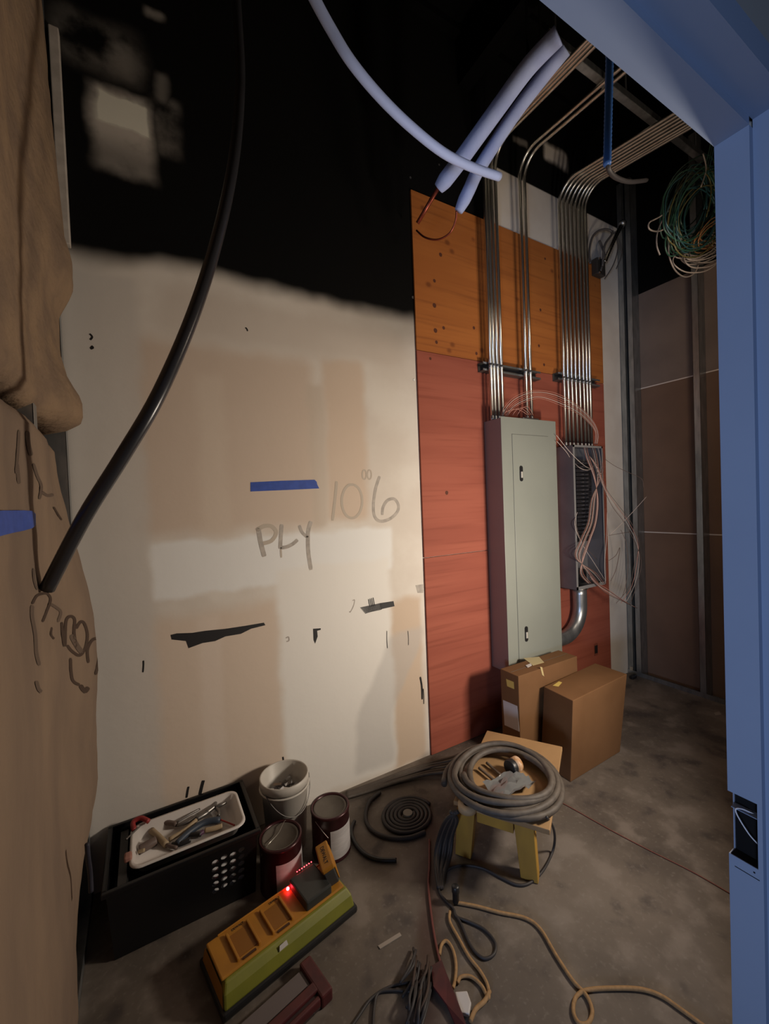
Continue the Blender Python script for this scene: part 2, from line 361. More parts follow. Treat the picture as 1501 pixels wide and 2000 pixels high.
# ================================================================== INSULATION BATTS
ins = mat('kraft_faced_insulation', (.25,.182,.128), .95, col2=(.19,.140,.105), scale=5, stretch=(1,1,.35), bump=.5, bscale=28, spec=.08)
ins2 = mat('torn_insulation', (.27,.188,.120), .97, col2=(.20,.142,.100), scale=9, bump=.8, bscale=40, spec=.05)
SIL = [(0,84),(130,99),(300,112),(480,130),(540,148),(580,148),(632,121),(700,124),(745,138),(790,166),(830,168),(850,140),(858,110),(900,112),(960,122),(1030,142),(1090,160),(1150,176),(1230,188),(1300,194),(1400,190),(1500,193),(1560,185),(1640,168),(1700,160),(1760,155),(1850,150),(1950,143),(2050,136)]
def sil_x(z, Y=1.80):
    P = [at_y(x,y,Y) for y, x in SIL]
    for a, b in zip(P, P[1:]):
        if b.z <= z <= a.z: k = (a.z-z)/(a.z-b.z); return a.x+(b.x-a.x)*k
    return P[0].x if z > P[0].z else P[-1].x
from mathutils import noise as mn
def batt(name, z0, z1, m, label):
    ny, nz = 46, int((z1-z0)/.022); v = []; f = []
    for j in range(nz+1):
        z = z0+(z1-z0)*j/nz; sx = min(sil_x(z), XL+.075)
        for i in range(ny+1):
            u = i/ny; y = .62+(1.82-.62)*u
            k = max(0,(u-.62)/.30); k = min(1,k); k = k*k*(3-2*k)
            x = (XL-.004)*(1-k)+sx*k
            x += mn.noise(Vector((y*5,z*3.2,1.3)))*.010*(1-.5*k) + mn.noise(Vector((y*19,z*13,7)))*.004
            if i == ny: x -= .09
            elif i == ny-1: x -= .030; y += .006
            elif i == ny-2: x -= .006; y += .003
            if j == 0 or j == nz: x -= .05
            elif j == 1 or j == nz-1: x -= .012
            v.append((x,y,z))
    for j in range(nz):
        for i in range(ny):
            a = j*(ny+1)+i; f.append((a,a+1,a+ny+2,a+ny+1))
    b = MB().add(v,f); o = b.build(name, m, None, True)
    so = o.modifiers.new('thickness','SOLIDIFY'); so.thickness = .012; so.offset = -1
    tag(o, label, 'insulation', 'insulation batts in the left wall'); return o
batt('insulation_batt', 1.725, 3.9, ins2, 'upper brown insulation batt bulging from the left wall above the blue tape')
batt('insulation_batt', .02, 1.715, ins, 'lower brown insulation batt with dark scrawl, reaching the floor at left')
b2 = bpy.data.objects['insulation_batt.001']
inkb = mat('brown_scrawl', (.075,.052,.040), .95, spec=.05)
inkg = mat('grey_scrawl', (.13,.096,.074), .95, spec=.05)
from mathutils.bvhtree import BVHTree
_tv = []; _tf = []
for _n in ('insulation_batt','insulation_batt.001'):
    _m = bpy.data.objects[_n].data; _b = len(_tv); _tv += [v_.co.copy() for v_ in _m.vertices]; _tf += [[_b+i for i in p_.vertices] for p_ in _m.polygons]
BV = BVHTree.FromPolygons(_tv, _tf)
def batt_x(px, py, lift=.0012):
    """point on the bulging insulation face on the sight line of a pixel"""
    d = ray(px,py).normalized(); loc, nrm, i, dist = BV.ray_cast(CP, d)
    if loc is None: return None
    if nrm.dot(d) > 0: nrm = -nrm
    return loc+nrm*lift
def scrawl(pxs, r, m):
    P = smooth_path([Vector((x,y,0)) for x,y in pxs], 5); hw = r*720; v = []
    for i, p in enumerate(P):
        t = (P[min(i+1,len(P)-1)]-P[max(i-1,0)]).normalized(); n_ = Vector((-t.y,t.x,0))*hw*(.5 if i in (0,len(P)-1) else 1)
        for k in (-1,-.33,.33,1):
            q = batt_x(p.x+n_.x*k, p.y+n_.y*k)
            if q is None or q.y > 1.83: q = v[-1] if v else None
            if q is not None: v.append(q)
    if len(v) % 4: return
    if len(v) >= 8: MB().add(v, [(4*i+k,4*i+k+1,4*i+5+k,4*i+4+k) for i in range(len(v)//4-1) for k in range(3)]).build('scrawl_stroke', m, b2)
for pts, r, m in (
  ([(62,1180),(70,1165),(80,1160),(92,1160),(98,1172),(90,1195),(82,1215)], .0035, inkb),
  ([(62,1182),(62,1205),(68,1240),(70,1275),(76,1300)], .005, inkg), ([(70,1330),(74,1345),(80,1352)], .005, inkg),
  ([(64,1110),(66,1135),(72,1152)], .003, inkg), ([(98,1180),(108,1186),(118,1196),(112,1215)], .004, inkg),
  ([(100,1225),(99,1240),(105,1248)], .003, inkb), ([(120,1215),(122,1240),(126,1262),(128,1215),(136,1204),(145,1210),(144,1235),(148,1265)], .004, inkb),
  ([(148,1228),(156,1215),(164,1218),(170,1240),(166,1265),(155,1280),(140,1272),(130,1260)], .004, inkb),
  ([(138,1240),(150,1262),(160,1275)], .007, inkg), ([(137,1285),(138,1310),(142,1330),(155,1338)], .004, inkb),
  ([(172,1295),(170,1270),(178,1252),(188,1248),(193,1262),(192,1290),(186,1318)], .004, inkb), ([(156,1338),(165,1350),(172,1342)], .006, inkb),
  ([(32,905),(34,925),(36,945)], .005, inkg), ([(52,842),(55,870),(60,890)], .006, inkg), ([(64,905),(72,930),(80,950),(76,975)], .004, inkg), ([(80,960),(92,968),(104,966)], .004, inkg), ([(104,990),(112,1004),(120,1016)], .0025, inkb), ([(36,840),(34,880),(30,925)], .004, inkg)):
    scrawl(pts, r, m)

# ================================================================== PLYWOOD BACKBOARD
def ply_mat(name, c1, c2, dark, knots):
    m = bpy.data.materials.new(name); m.use_nodes = True; E = Nodes(m); B = m.node_tree.nodes['Principled BSDF']
    c = E.mix(E.step(E.noise(2.2,6,(.45,1,5)),.3,.7), c1, c2)
    c = E.mix(E.math('MULTIPLY', E.step(E.noise(5,7,(.3,1,9),3),.50,.72), .35), c, dark)
    if knots:
        vo = m.node_tree.nodes.new('ShaderNodeTexVoronoi'); vo.inputs['Scale'].default_value = 6.5; vo.inputs['Randomness'].default_value = .85
        mp = m.node_tree.nodes.new('ShaderNodeMapping'); mp.inputs['Scale'].default_value = (1,.001,1.3)
        m.node_tree.links.new(E.co, mp.inputs[0]); m.node_tree.links.new(mp.outputs[0], vo.inputs['Vector'])
        c = E.mix(E.math('MULTIPLY', E.math('SUBTRACT', 1, E.step(vo.outputs['Distance'],.05,.19)), .75), c, dark)
    m.node_tree.links.new(c, B.inputs['Base Color']); B.inputs['Roughness'].default_value = .7; B.inputs['Specular IOR Level'].default_value = .2
    return m
ply_top = ply_mat('orange_plywood', (.47,.165,.040), (.39,.130,.032), (.16,.048,.016), True)
ply_red = ply_mat('red_plywood', (.36,.105,.066), (.30,.082,.052), (.17,.040,.024), False)
PX0, PX1 = 1.368, 3.112
pb = thing('plywood_backboard', (2.24,YP,0), 'red and orange plywood backboard behind the conduits and panels', 'plywood')
for z0, z1, m in ((.002,1.137,ply_red),(1.140,2.311,ply_red),(2.314,3.2,ply_top)):
    MB().box(PX0,PX1,YP,YW-.0005,z0,z1).build('plywood_sheet', m, pb, bevel=.0015)
kn = mat('knot', (.10,.028,.012), .8)
for x, y, r in ((872,962,3.5),(848,548,3),(848,596,4),(860,497,3.5),(840,390,3),(866,640,3),(850,645,4),(852,668,3),(925,640,3),(930,690,3),(840,700,2.5),(1055,605,3),(1064,505,2.5),(1052,675,3),(1062,712,3)):
    p = at_y(x,y,YP-.0006); MB().add([p+Vector((cos(a)*r/300,0,sin(a)*r/330*(1.3 if a>3 else 1))) for a in [2*pi*k/9 for k in range(9)]], [tuple(range(9))]).build('knot', kn, pb)
ob = thing('wall_outlet_cutout', at_y(1163,1270,YP), 'small dark outlet cut into the red plywood low beside the elbow', 'outlet')
p = at_y(1163,1268,YP); MB().box(p.x-.022,p.x+.022,YP-.003,YP-.0002,p.z-.045,p.z+.045).build('plate', mat('outlet_plate', (.22,.06,.035), .6), ob)
for s in (-1,1): MB().box(p.x-.018+.018*(s>0),p.x-.006+.018*(s>0)+.004,YP-.004,YP-.003,p.z-.03,p.z+.03).build('slot', blackp, ob)

# ================================================================== CLOSED GREY PANEL
grey = mat('grey_enamel', (.255,.27,.235), .42, 0, (.235,.25,.218), 3)
gside = mat('grey_tub', (.25,.22,.215), .4, .3)
PF = 1.783; ax, bx, za, zb = 1.848, 2.338, .40, 1.945
ep = thing('electrical_panel', (2.09,YP,za), 'tall closed grey electrical panel with two latches on its door', 'electrical panel')
MB().box(ax+.008,bx-.008,PF+.004,YP-.0005,za+.006,zb-.006).build('tub', gside, ep, bevel=.002)
MB().box(ax,bx,PF,PF+.004,za,zb).build('cover', grey, ep, bevel=.0015)
dx0, dx1, dz0, dz1 = at_y(999,848,PF).x, at_y(1069,850,PF).x, za+.02, at_y(1000,848,PF).z
dr = MB().box(dx0,dx1,PF-.003,PF-.0002,dz0,dz1).build('door', grey, ep, bevel=.0012)
seam = mat('door_seam', (.09,.09,.08), .6)
g = .0018
MB().box(dx0-g,dx0,PF-.0008,PF,dz0,dz1).box(dx1,dx1+g,PF-.0008,PF,dz0,dz1).box(dx0-g,dx1+g,PF-.0008,PF,dz1,dz1+g).build('door_seam', seam, ep)
for y in (925,1238):
    p = at_y(1017 if y < 1000 else 1027, y, PF-.003)
    poly = [(p.x+.013*cos(a), PF-.003, p.z+(.034 if sin(a)>0 else -.034)+.013*sin(a)) for a in [2*pi*k/20+.001 for k in range(20)]]
    lt = MB().prism(poly[::-1], (0,-.004,0)).build('latch', blackp, dr)
    MB().box(p.x-.007,p.x+.007,PF-.012,PF-.006,p.z-.026,p.z+.012).build('latch_button', mat('latch_button', (.45,.43,.38), .4), dr, bevel=.002)
MB().box(2.06,2.20,1.80,1.90,zb-.006,zb+.012).build('hub_plate', galv, ep, bevel=.002)
# ================================================================== OPEN PANEL
op = thing('electrical_panel', (2.68,YP,.81), 'open dark grey electrical panel with breakers and loose pink wires', 'electrical panel')
qx0, qx1, qz0, qz1, qf = 2.518, 2.850, .815, 1.802, 1.793
tub = mat('dark_tub', (.17,.165,.185), .4, .5, (.14,.135,.155), 6)
tubin = mat('tub_inside', (.20,.20,.21), .5, .3)
MB().box(qx0,qx1,YP-.003,YP-.0005,qz0,qz1).build('back_plate', tubin, op)
for nm, b in (('side_wall',(qx0,qx0+.002,qf,YP-.003,qz0,qz1)),('side_wall',(qx1-.002,qx1,qf,YP-.003,qz0,qz1)),('top_wall',(qx0,qx1,qf,YP-.003,qz1-.002,qz1)),('bottom_wall',(qx0,qx1,qf,YP-.003,qz0,qz0+.002))):
    MB().box(*b).build(nm, tub, op)
lip = mat('tub_lip', (.42,.42,.42), .4, .5)
MB().box(qx0,qx0+.018,qf-.0015,qf,qz0,qz1).box(qx1-.012,qx1,qf-.0015,qf,qz0,qz1).box(qx0,qx1,qf-.0015,qf,qz1-.014,qz1).box(qx0,qx1,qf-.0015,qf,qz0,qz0+.022).build('front_lip', lip, op)
ch = MB().box(qx0+.07,qx1-.07,1.865,1.925,1.13,1.70).build('breaker_chassis', blackp, op)
brk = mat('breaker', (.022,.021,.024), .35); tog = mat('breaker_toggle', (.07,.065,.07), .4)
bm = None
for i in range(20):
    for s in (-1,1):
        mb = MB(); mb.box(-.040,.040,-.020,.020,-.0115,.0115)
        if bm is None: bm = mb.build('breaker', brk, op, bevel=.002); o = bm
        else: o = bm.copy(); C.objects.link(o)
        o.parent = op; o.matrix_parent_inverse = Matrix(); o.location = Vector((2.684+s*.043,1.848,1.685-i*.0268))-op.location
        if i == 0 and s == -1: tgm = MB().box(-.010,.010,-.030,-.019,-.004,.004).build('toggle', tog, o); tg = tgm
        else: tg = tgm.copy(); C.objects.link(tg); tg.parent = o
        tg.matrix_parent_inverse = Matrix(); tg.location = (-s*.018,0,0)
MB().box(qx0+.05,qx0+.085,1.90,1.925,.86,1.12).build('neutral_bar', galv, op)
MB().box(qx0+.12,qx0+.21,1.86,1.925,.835,.93).build('main_lug', blackp, op)
wire = mat('pink_copper_wire', (.55,.25,.19), .4, .2); wire2 = mat('brown_wire', (.15,.10,.08), .5); wire3 = mat('pale_wire', (.60,.50,.44), .45)
def wr(pts, m=wire, r=.0016):
    r = min(r,.0018); cable('wire', [at_y(x,y,Y) for x,y,Y in pts], r, m, op, 6, 5)
# arcs over the top of the closed panel to the open one
for k in range(6):
    j = k*4
    wr([(978+j*.6,812,1.86),(985+j,795,1.85),(1005+j,775+k*2,1.82),(1040+j*.6,763+k*3,1.80),(1085,768+k*4,1.78),(1125+j*.3,790+k*4,1.77),(1155+j*.2,818+k*4,1.77),(1168-j*.3,845+k*2,1.80),(1166-j*.3,868,1.84)], (wire,wire3,wire)[k%3], .0017)
for k in range(4):
    wr([(982+k*9,812,1.85),(990+k*9,803-k,1.83),(1012+k*6,800-k*2,1.82),(1032+k*3,812,1.85)], wire, .0017)
wr([(1086,850,1.76),(1110,880,1.74),(1135,905,1.74),(1152,915,1.78),(1160,908,1.85)], wire3, .003); wr([(1087,862,1.76),(1105,882,1.76),(1112,893,1.78)], wire3, .002)
wr([(1122,905,1.80),(1132,914,1.76),(1145,918,1.75),(1158,915,1.80)], wire3, .0025)
rnd0 = random.Random(2)
for k in range(11):   # loops down the panel face
    a = k*3.6-6+rnd0.uniform(-3,3)
    wr([(1142+a,870,1.83),(1148+a,895,1.80),(1160+a*.5,930,1.77),(1166-a*.4,975,1.76),(1162-a*.5,1020,1.76),(1150-a*.6,1055,1.76),(1138-a*.5,1090,1.77),(1136+a,1120,1.78),(1152+a,1140,1.79)], (wire,wire2,wire3)[k%3])
wr([(1123,1010,1.79),(1128,1040,1.78),(1140,1065,1.77),(1155,1082,1.77),(1165,1092,1.80)], wire2)
wr([(1127,1000,1.79),(1122,1025,1.78),(1135,1060,1.77),(1160,1100,1.77),(1180,1132,1.78)], wire3)
for k in range(4):
    a = k*4.5-4; wr([(1150,890,1.80),(1165+a*.5,915,1.76),(1180+a*.4,955,1.74),(1200+a,990,1.72),(1222+a,1020,1.70),(1242+a*.6,1060,1.68),(1248-a,1100,1.68),(1238-a,1145,1.70),(1222-a*2,1178,1.72)], (wire2,wire3,wire,wire2)[k])
wr([(1180,896,1.80),(1200,910,1.76),(1225,922,1.72),(1252,935,1.68),(1256,952,1.67)], wire2, .0025)
wr([(1190,1045,1.76),(1210,1026,1.73),(1235,1000,1.70),(1262,970,1.67)], wire3, .0022); wr([(1188,1046,1.76),(1210,1042,1.74),(1238,1038,1.72)], wire2, .0025)
for k in range(5):
    wr([(1148+k*2,1118+k*4,1.78),(1165+k*2,1138+k*3,1.76),(1185+k,1150+k*3,1.73),(1205+k*4,1165+k*3,1.70),(1228+k*4,1180+k*2,1.68)], (wire,wire2,wire3)[k%3], .0024)
wr([(1212,1035,1.72),(1222,1060,1.70),(1226,1100,1.70),(1222,1140,1.71),(1215,1165,1.72)], wire2, .002); wr([(1188,1095,1.76),(1202,1085,1.74),(1210,1070,1.74),(1203,1110,1.73),(1192,1135,1.74)], wire2, .002)
wr([(1185,1000,1.78),(1184,1050,1.77),(1180,1100,1.77),(1182,1140,1.78)], wire3, .002)
# ---- big steel elbow between the panels
el = thing('conduit_elbow', (2.66,1.86,.62), 'thick steel conduit elbow curving from the open panel into the closed panel', 'conduit')
R_ = .20; cx, cz = 2.655-R_, .70-.02
pts = [Vector((2.655,1.868,.812)),Vector((2.655,1.868,.76))]+[Vector((cx+R_*cos(a),1.868,cz-R_*sin(a))) for a in [k*pi/2/12 for k in range(13)]]+[Vector((2.40,1.868,cz-R_)),Vector((2.352,1.868,cz-R_))]
MB().tube(pts, .047, 24).build('elbow_pipe', galv, el, True)
MB().lathe([(.048,0),(.056,0),(.056,.012),(.048,.012)], (2.655,1.868,.798), 24).build('locknut', emt, el)
for k in range(9):
    a = k*2*pi/9; p = Vector((2.352,1.868+.055*cos(a),cz-R_+.055*sin(a))); MB().box(p.x-.014,p.x+.004,p.y-.010,p.y+.010,p.z-.010,p.z+.010).build('bushing_lug', mat('lug', (.08,.08,.08), .4, .8), el, bevel=.002)

# ================================================================== CONDUITS AND STRUT
def conduit(x, zb_, z_bend, x_end, y_end, label, group, yy=1.868, r=.0108, ze=None):
    t_ = thing('conduit', (x,yy,zb_), label, 'conduit', group)
    R_ = .13; zt = z_bend
    pts = [Vector((x,yy,zb_)),Vector((x,yy,(zb_+zt)/2)),Vector((x,yy,zt))]
    pts += [Vector((x,yy-R_*(1-cos(a)),zt+R_*sin(a))) for a in [k*pi/2/10 for k in range(1,11)]]
    n = 6
    for k in range(1,n+1):
        u = k/n; pts.append(Vector((x+(x_end-x)*u, (yy-R_)+(y_end-yy+R_)*u, zt+R_+((ze if ze else zt+R_)-zt-R_)*u)))
    MB().tube(pts, r, 12).build('pipe', emt, t_, True)
    MB().lathe([(r,0),(r*1.16,0),(r*1.18,.008),(r*1.10,.010),(r*1.10,.022),(r,.026)], (x,yy,zb_+.001), 14, False, False).build('connector', galv, t_, True)
    zs = 2.27; MB().tube([(x,yy,zs-.012),(x,yy,zs+.012)], r*1.15, 14).build('strap', galv, t_, True)
    return t_
names4 = ['leftmost','second','third','rightmost']
for i, x in enumerate((1.866,1.890,1.914,1.938) if False else (1.868,1.900,1.932,1.964)):
    x = (1.842,1.868,1.898,1.932)[i]+.022
    conduit(x, zb-.0055, 3.44+.012*i, x+.03, .46, names4[i]+' of the four steel conduits above the left corner of the closed panel', 'four conduits into the closed panel', yy=1.868-.0*i)
for i, x in enumerate((2.172,2.214)):
    conduit(x, zb+.014, 3.50, x+.08, .46, ('left','right')[i]+' of the two steel conduits at the middle of the closed panel', 'two conduits into the closed panel')
ord8 = ['leftmost','second','third','fourth','fifth','sixth','seventh','rightmost']
for i, (x, xt) in enumerate(zip((2.552,2.591,2.622,2.692,2.742,2.786,2.826,2.902) if False else (2.552,2.594,2.636,2.680,2.724,2.768,2.806,2.842), range(8))):
    conduit(x, qz1+.001, 3.44+.010*i, x+.26, .46, ord8[i]+' of the eight steel conduits above the open panel', 'eight conduits into the open panel')
def strut(x0, x1, z, y0, label):
    t_ = thing('strut_channel', ((x0+x1)/2,y0,z), label, 'strut')
    MB().box(x0,x1,y0,y0+.003,z-.026,z-.014).box(x0,x1,y0,y0+.003,z+.014,z+.026).build('channel_lip', galv, t_)
    MB().box(x0,x1,y0+.003,YP,z-.026,z-.023).box(x0,x1,y0+.003,YP,z+.023,z+.026).box(x0,x1,YP-.004,YP-.0005,z-.023,z+.023).build('channel_body', mat('strut_inside', (.12,.11,.10), .5, .6), t_)
strut(1.82,2.335,2.268,1.885,'steel strut channel holding the conduits above the closed panel')
strut(2.515,2.99,2.290,1.885,'steel strut channel holding the eight conduits above the open panel')
t_ = thing('ceiling_strut', (2.1,1.2,3.75), 'dim steel strut hung under the dark ceiling across the conduit runs', 'strut')
a = at_z(1118,118,3.66); b = at_z(1215,165,3.66)
MB().box(1.78,3.35,a.y-.02,a.y+.02,3.66,3.70).build('channel', galv, t_, bevel=.003)
for x in (1.85,2.45,3.25): MB().tube([(x,a.y,3.70),(x,a.y,ZC-.001)], .005, 8).build('threaded_rod', galv, t_)

# ---- flexible conduit stub and dark box at the top right of the plywood
sx = thing('junction_box', at_y(1162,525,YP), 'small dark metal junction box at the upper right corner of the plywood', 'junction box')
p = at_y(1162,527,YP); MB().box(p.x-.05,p.x+.05,YP-.05,YP-.0005,p.z-.06,p.z+.06).build('box', mat('dark_box', (.04,.035,.03), .5), sx, bevel=.006)
MB().tube([(p.x-.03,YP-.06,p.z+.05),(p.x-.03,YP-.045,p.z+.05)], .008, 8).build('screw', emt, sx); MB().tube([(p.x-.03,YP-.06,p.z-.05),(p.x-.03,YP-.045,p.z-.05)], .008, 8).build('screw', emt, sx)
fx = thing('flexible_conduit', at_y(1185,500,1.85), 'shiny spiral metal flexible conduit leaning near the corner studs', 'conduit')
P = smooth_path([at_y(x,y,Y) for x,y,Y in ((1213,440,1.80),(1200,465,1.82),(1188,492,1.84),(1180,512,1.86))], 12)
MB().tube(P, [.017 if k % 2 else .013 for k in range(len(P))], 10).build('armour', mat('bright_armour', (.75,.73,.70), .2, 1), fx, True)
MB().tube([P[0],P[0]+(P[0]-P[3]).normalized()*.03], .024, 10).build('end_fitting', galv, fx, True)
lc = thing('loose_cable', at_y(1180,460,1.85), 'dark loose cables looping around the flexible conduit by the corner', 'cable')
for pts in ([(1176,520,1.86),(1180,480,1.84),(1195,455,1.83),(1178,448,1.86),(1158,460,1.90),(1150,490,1.91),(1152,515,1.90)], [(1196,450,1.84),(1206,480,1.83),(1198,515,1.85),(1180,545,1.90)], [(1200,452,1.84),(1214,490,1.82),(1203,525,1.85)], [(1170,470,1.88),(1180,500,1.86),(1172,530,1.88)]):
    cable('strand', [at_y(*q) for q in pts], .008 if pts[0][0] < 1180 else .004, mat('dark_grey_cable', (.09,.08,.075), .5), lc)

# ================================================================== HANGING THINGS OVERHEAD
foam = mat('blue_cast_foam_sleeve', (.44,.54,.88), .85, col2=(.38,.47,.82), scale=14, bump=.1, bscale=80)  # white foam; the blue light falling on it is put into the colour
copper = mat('copper_tube', (.30,.07,.04), .35, .7)
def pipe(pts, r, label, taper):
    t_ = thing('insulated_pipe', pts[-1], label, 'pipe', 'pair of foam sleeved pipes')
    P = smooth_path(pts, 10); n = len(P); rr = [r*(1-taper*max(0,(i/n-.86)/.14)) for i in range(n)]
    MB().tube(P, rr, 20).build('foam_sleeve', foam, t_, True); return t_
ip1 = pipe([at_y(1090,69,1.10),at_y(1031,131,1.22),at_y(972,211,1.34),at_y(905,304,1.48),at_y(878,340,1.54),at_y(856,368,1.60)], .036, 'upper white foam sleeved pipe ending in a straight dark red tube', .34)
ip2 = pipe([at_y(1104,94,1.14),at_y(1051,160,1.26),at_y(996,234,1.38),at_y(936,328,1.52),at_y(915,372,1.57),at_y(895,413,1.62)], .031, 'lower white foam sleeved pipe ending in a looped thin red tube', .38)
for ip_, pq in ((ip1, at_y(1031,131,1.22)), (ip2, at_y(1058,166,1.26))):
    MB().box(pq.x-.008,pq.x+.008,pq.y-.001,pq.y+.001,pq.z+.03,ZC-.04).build('hanger_strap', black_paint, ip_)
MB().tube([at_y(858,362,1.60),at_y(836,400,1.66),at_y(815,436,1.72)], .010, 10).build('copper_stub', copper, ip1, True)
cable('copper_loop', [at_y(891,412,1.62),at_y(889,432,1.64),at_y(878,455,1.68),at_y(855,468,1.74),at_y(830,464,1.80),at_y(813,450,1.86)], .0048, copper, ip2)
wc = cable('white_tube', [at_y(x,y,Y) for x,y,Y in ((585,-60,1.15),(615,0,1.16),(645,55,1.17),(685,120,1.18),(740,187,1.20),(800,246,1.22),(865,298,1.24),(920,326,1.26),(974,345,1.28))], .0165, mat('blue_cast_tubing', (.46,.57,.92), .6), None, 14)  # white tube with the blue light cast mixed into its colour
tag(wc, 'white flexible tube sagging down from the ceiling across the foam pipes', 'tube')
bh = cable('black_hose', [at_y(x,y,Y) for x,y,Y in ((458,-60,1.62),(464,40,1.56),(469,140,1.50),(464,245,1.42),(450,350,1.32),(420,480,1.22),(375,620,1.15),(310,770,1.12),(240,890,1.14),(165,1010,1.19),(92,1150,1.262))], .0165, mat('black_glossy_hose', (.030,.030,.034), .28), None, 14)
tag(bh, 'long black hose hanging from the ceiling to the insulation at left', 'hose')
bt = thing('blue_conduit', at_y(1185,322,.92), 'blue corrugated plastic conduit hanging straight down behind the door header', 'conduit')
A0, A1 = at_y(1185,322,.92), at_y(1191,70,.92); N = 60
MB().tube([A0.lerp(A1,k/N) for k in range(N+1)], [.0145 if k % 2 else .0130 for k in range(N+1)], 14).build('corrugated_tube', mat('blue_plastic', (.035,.13,.42), .4), bt, True)
cable('cable_tail', [at_y(x,y,Y) for x,y,Y in ((1186,318,.92),(1190,335,.93),(1205,348,.96),(1230,355,1.02),(1262,352,1.10))], .009, mat('dark_cable', (.03,.028,.03), .5), bt)
# ---- coil of green and white data cable
gc = thing('cable_coil', at_y(1345,480,1.12), 'tangled coil of green and white data cable hung beside the door jamb', 'cable')
gm = [mat('green_cable', (.010,.046,.028), .45), mat('dark_green_cable', (.008,.030,.020), .45), mat('teal_cable', (.008,.040,.046), .45), mat('olive_cable', (.07,.062,.02), .45)]
wmw = mat('cream_cable', (.17,.145,.125), .5); om = mat('orange_cable', (.15,.07,.025), .5)
rnd = random.Random(3)
def loop(cx, cy, rx, ry, tilt, Y, m, r, a0=0, a1=2*pi):
    pts = []
    for k in range(15):
        a = a0+(a1-a0)*k/14; u = rx*cos(a)*(1+.06*rnd.uniform(-1,1)); v_ = ry*sin(a)*(1+.06*rnd.uniform(-1,1))
        pts.append(at_y(cx+u*cos(tilt)-v_*sin(tilt), cy+u*sin(tilt)+v_*cos(tilt), Y+.05*cos(a+1)))
    return cable('cable_loop', pts, r, m, gc, 6, 3)
for k in range(34):
    loop(1352+rnd.uniform(-16,22), 408+rnd.uniform(-22,26), rnd.uniform(26,52), rnd.uniform(55,92), rnd.uniform(.05,.5), rnd.uniform(1.06,1.22), gm[k % 3 if k % 7 else 3], .0032)
for k in range(12):
    loop(1368+rnd.uniform(-14,20), 490+rnd.uniform(-14,14), rnd.uniform(28,48), rnd.uniform(14,30), rnd.uniform(-.5,.1), rnd.uniform(1.05,1.15), wmw, .003)
for k in range(5): loop(1385+rnd.uniform(-10,14), 452+rnd.uniform(-12,16), 18, 38, .9, 1.1, om, .003)
for pts in ([(1310,400),(1295,425),(1283,455),(1282,480),(1288,498)], [(1305,412),(1285,425),(1267,435),(1268,448),(1285,452),(1300,445)], [(1305,470),(1306,500),(1318,528),(1338,541),(1358,530),(1368,495)], [(1372,300),(1378,330),(1368,365)]):
    cable('cable_loop', [at_y(x,y,1.08) for x,y in pts], .0035, wmw, gc, 6, 5)
for k in range(3): cable('hanging_strand', [at_y(1395+k*6,230,1.1),at_y(1385+k*4,290,1.1),at_y(1372+k*5,340,1.1)], .003, gm[k], gc, 6)

# ================================================================== TAPE
tape = mat('blue_masking_tape', (.035,.085,.40), .65, col2=(.028,.07,.33), scale=40)
o = MB().prism([at_y(x,y,YW) for x,y in ((489,942),(550,939),(614,937),(618,941),(619,946),(623,954),(560,957),(489,960))][::-1], (0,-.0012,0)).build('tape_strip', tape)
tag(o, 'strip of blue masking tape across the middle of the patched drywall', 'tape')
v = []; cols_ = [(-60,1001,1062),(-30,999,1054),(0,997,1046),(20,997,1041),(40,997,1037),(58,998,1032),(65,1004,1026)]
for x, y0, y1 in cols_:
    for k in range(4): v.append(batt_x(x, y0+(y1-y0)*k/3, .003))
o = MB().add(v, [(4*i+k,4*i+4+k,4*i+5+k,4*i+1+k) for i in range(6) for k in range(3)]).build('tape_strip', tape)
so = o.modifiers.new('thickness','SOLIDIFY'); so.thickness = .0015
tag(o, 'blue masking tape stuck on the brown insulation at the left edge', 'tape')

# ================================================================== CARDBOARD BOXES
card = mat('cardboard', (.180,.092,.042), .8, col2=(.150,.076,.034), scale=5, spec=.15)
ptape = mat('clear_tape', (.50,.40,.20), .12, spec=.8); paperw = mat('white_label', (.55,.52,.50), .7); ylab = mat('yellow_label', (.60,.45,.12), .6)
b1 = thing('cardboard_box', (1.955,1.645,0), 'taller narrow cardboard box with taped top standing against the closed panel', 'box', 'cardboard boxes')
MB().box(1.705,2.205,1.580,1.710,.001,.498).build('carton', card, b1, bevel=.003)
tb = MB().box(1.715,2.195,1.642,1.6425,.4975,.4992).build('flap_seam', seam, b1)
MB().prism([at_z(x,y,.499) for x,y in ((1022,1286),(1052,1283),(1062,1294),(1040,1300),(1030,1292))], (0,0,.0015)).build('tape_piece', ptape, b1)
MB().prism([at_z(x,y,.500) for x,y in ((1026,1300),(1036,1296),(1038,1300),(1030,1304))], (0,0,.002)).build('tape_piece', paperw, b1)
MB().prism([at_y(x,y,1.5795) for x,y in ((1054,1302),(1058,1303),(1062,1321),(1058,1318))], (0,-.0012,0)).build('tape_piece', ptape, b1)
def xface(pxs, X, d, nm, m, par): return MB().prism([at_x(x,y,X) for x,y in pxs], (d,0,0)).build(nm, m, par)
xface(((988,1326),(1003,1332),(1004,1346),(990,1340)), 1.7045, -.001, 'yellow_sticker', ylab, b1)
xface(((982,1367),(1010,1379),(1014,1429),(985,1416)), 1.7045, -.001, 'address_label', paperw, b1)
b2_ = thing('cardboard_box', (2.10,1.455,0), 'wider lower cardboard box in front, standing on the concrete', 'box', 'cardboard boxes')
mb = MB(); v = [(1.82,1.362,.001),(2.270,1.372,.001),(2.275,1.570,.001),(1.83,1.555,.001),(1.855,1.360,.412),(2.372,1.380,.418),(2.385,1.585,.414),(1.870,1.550,.412)]
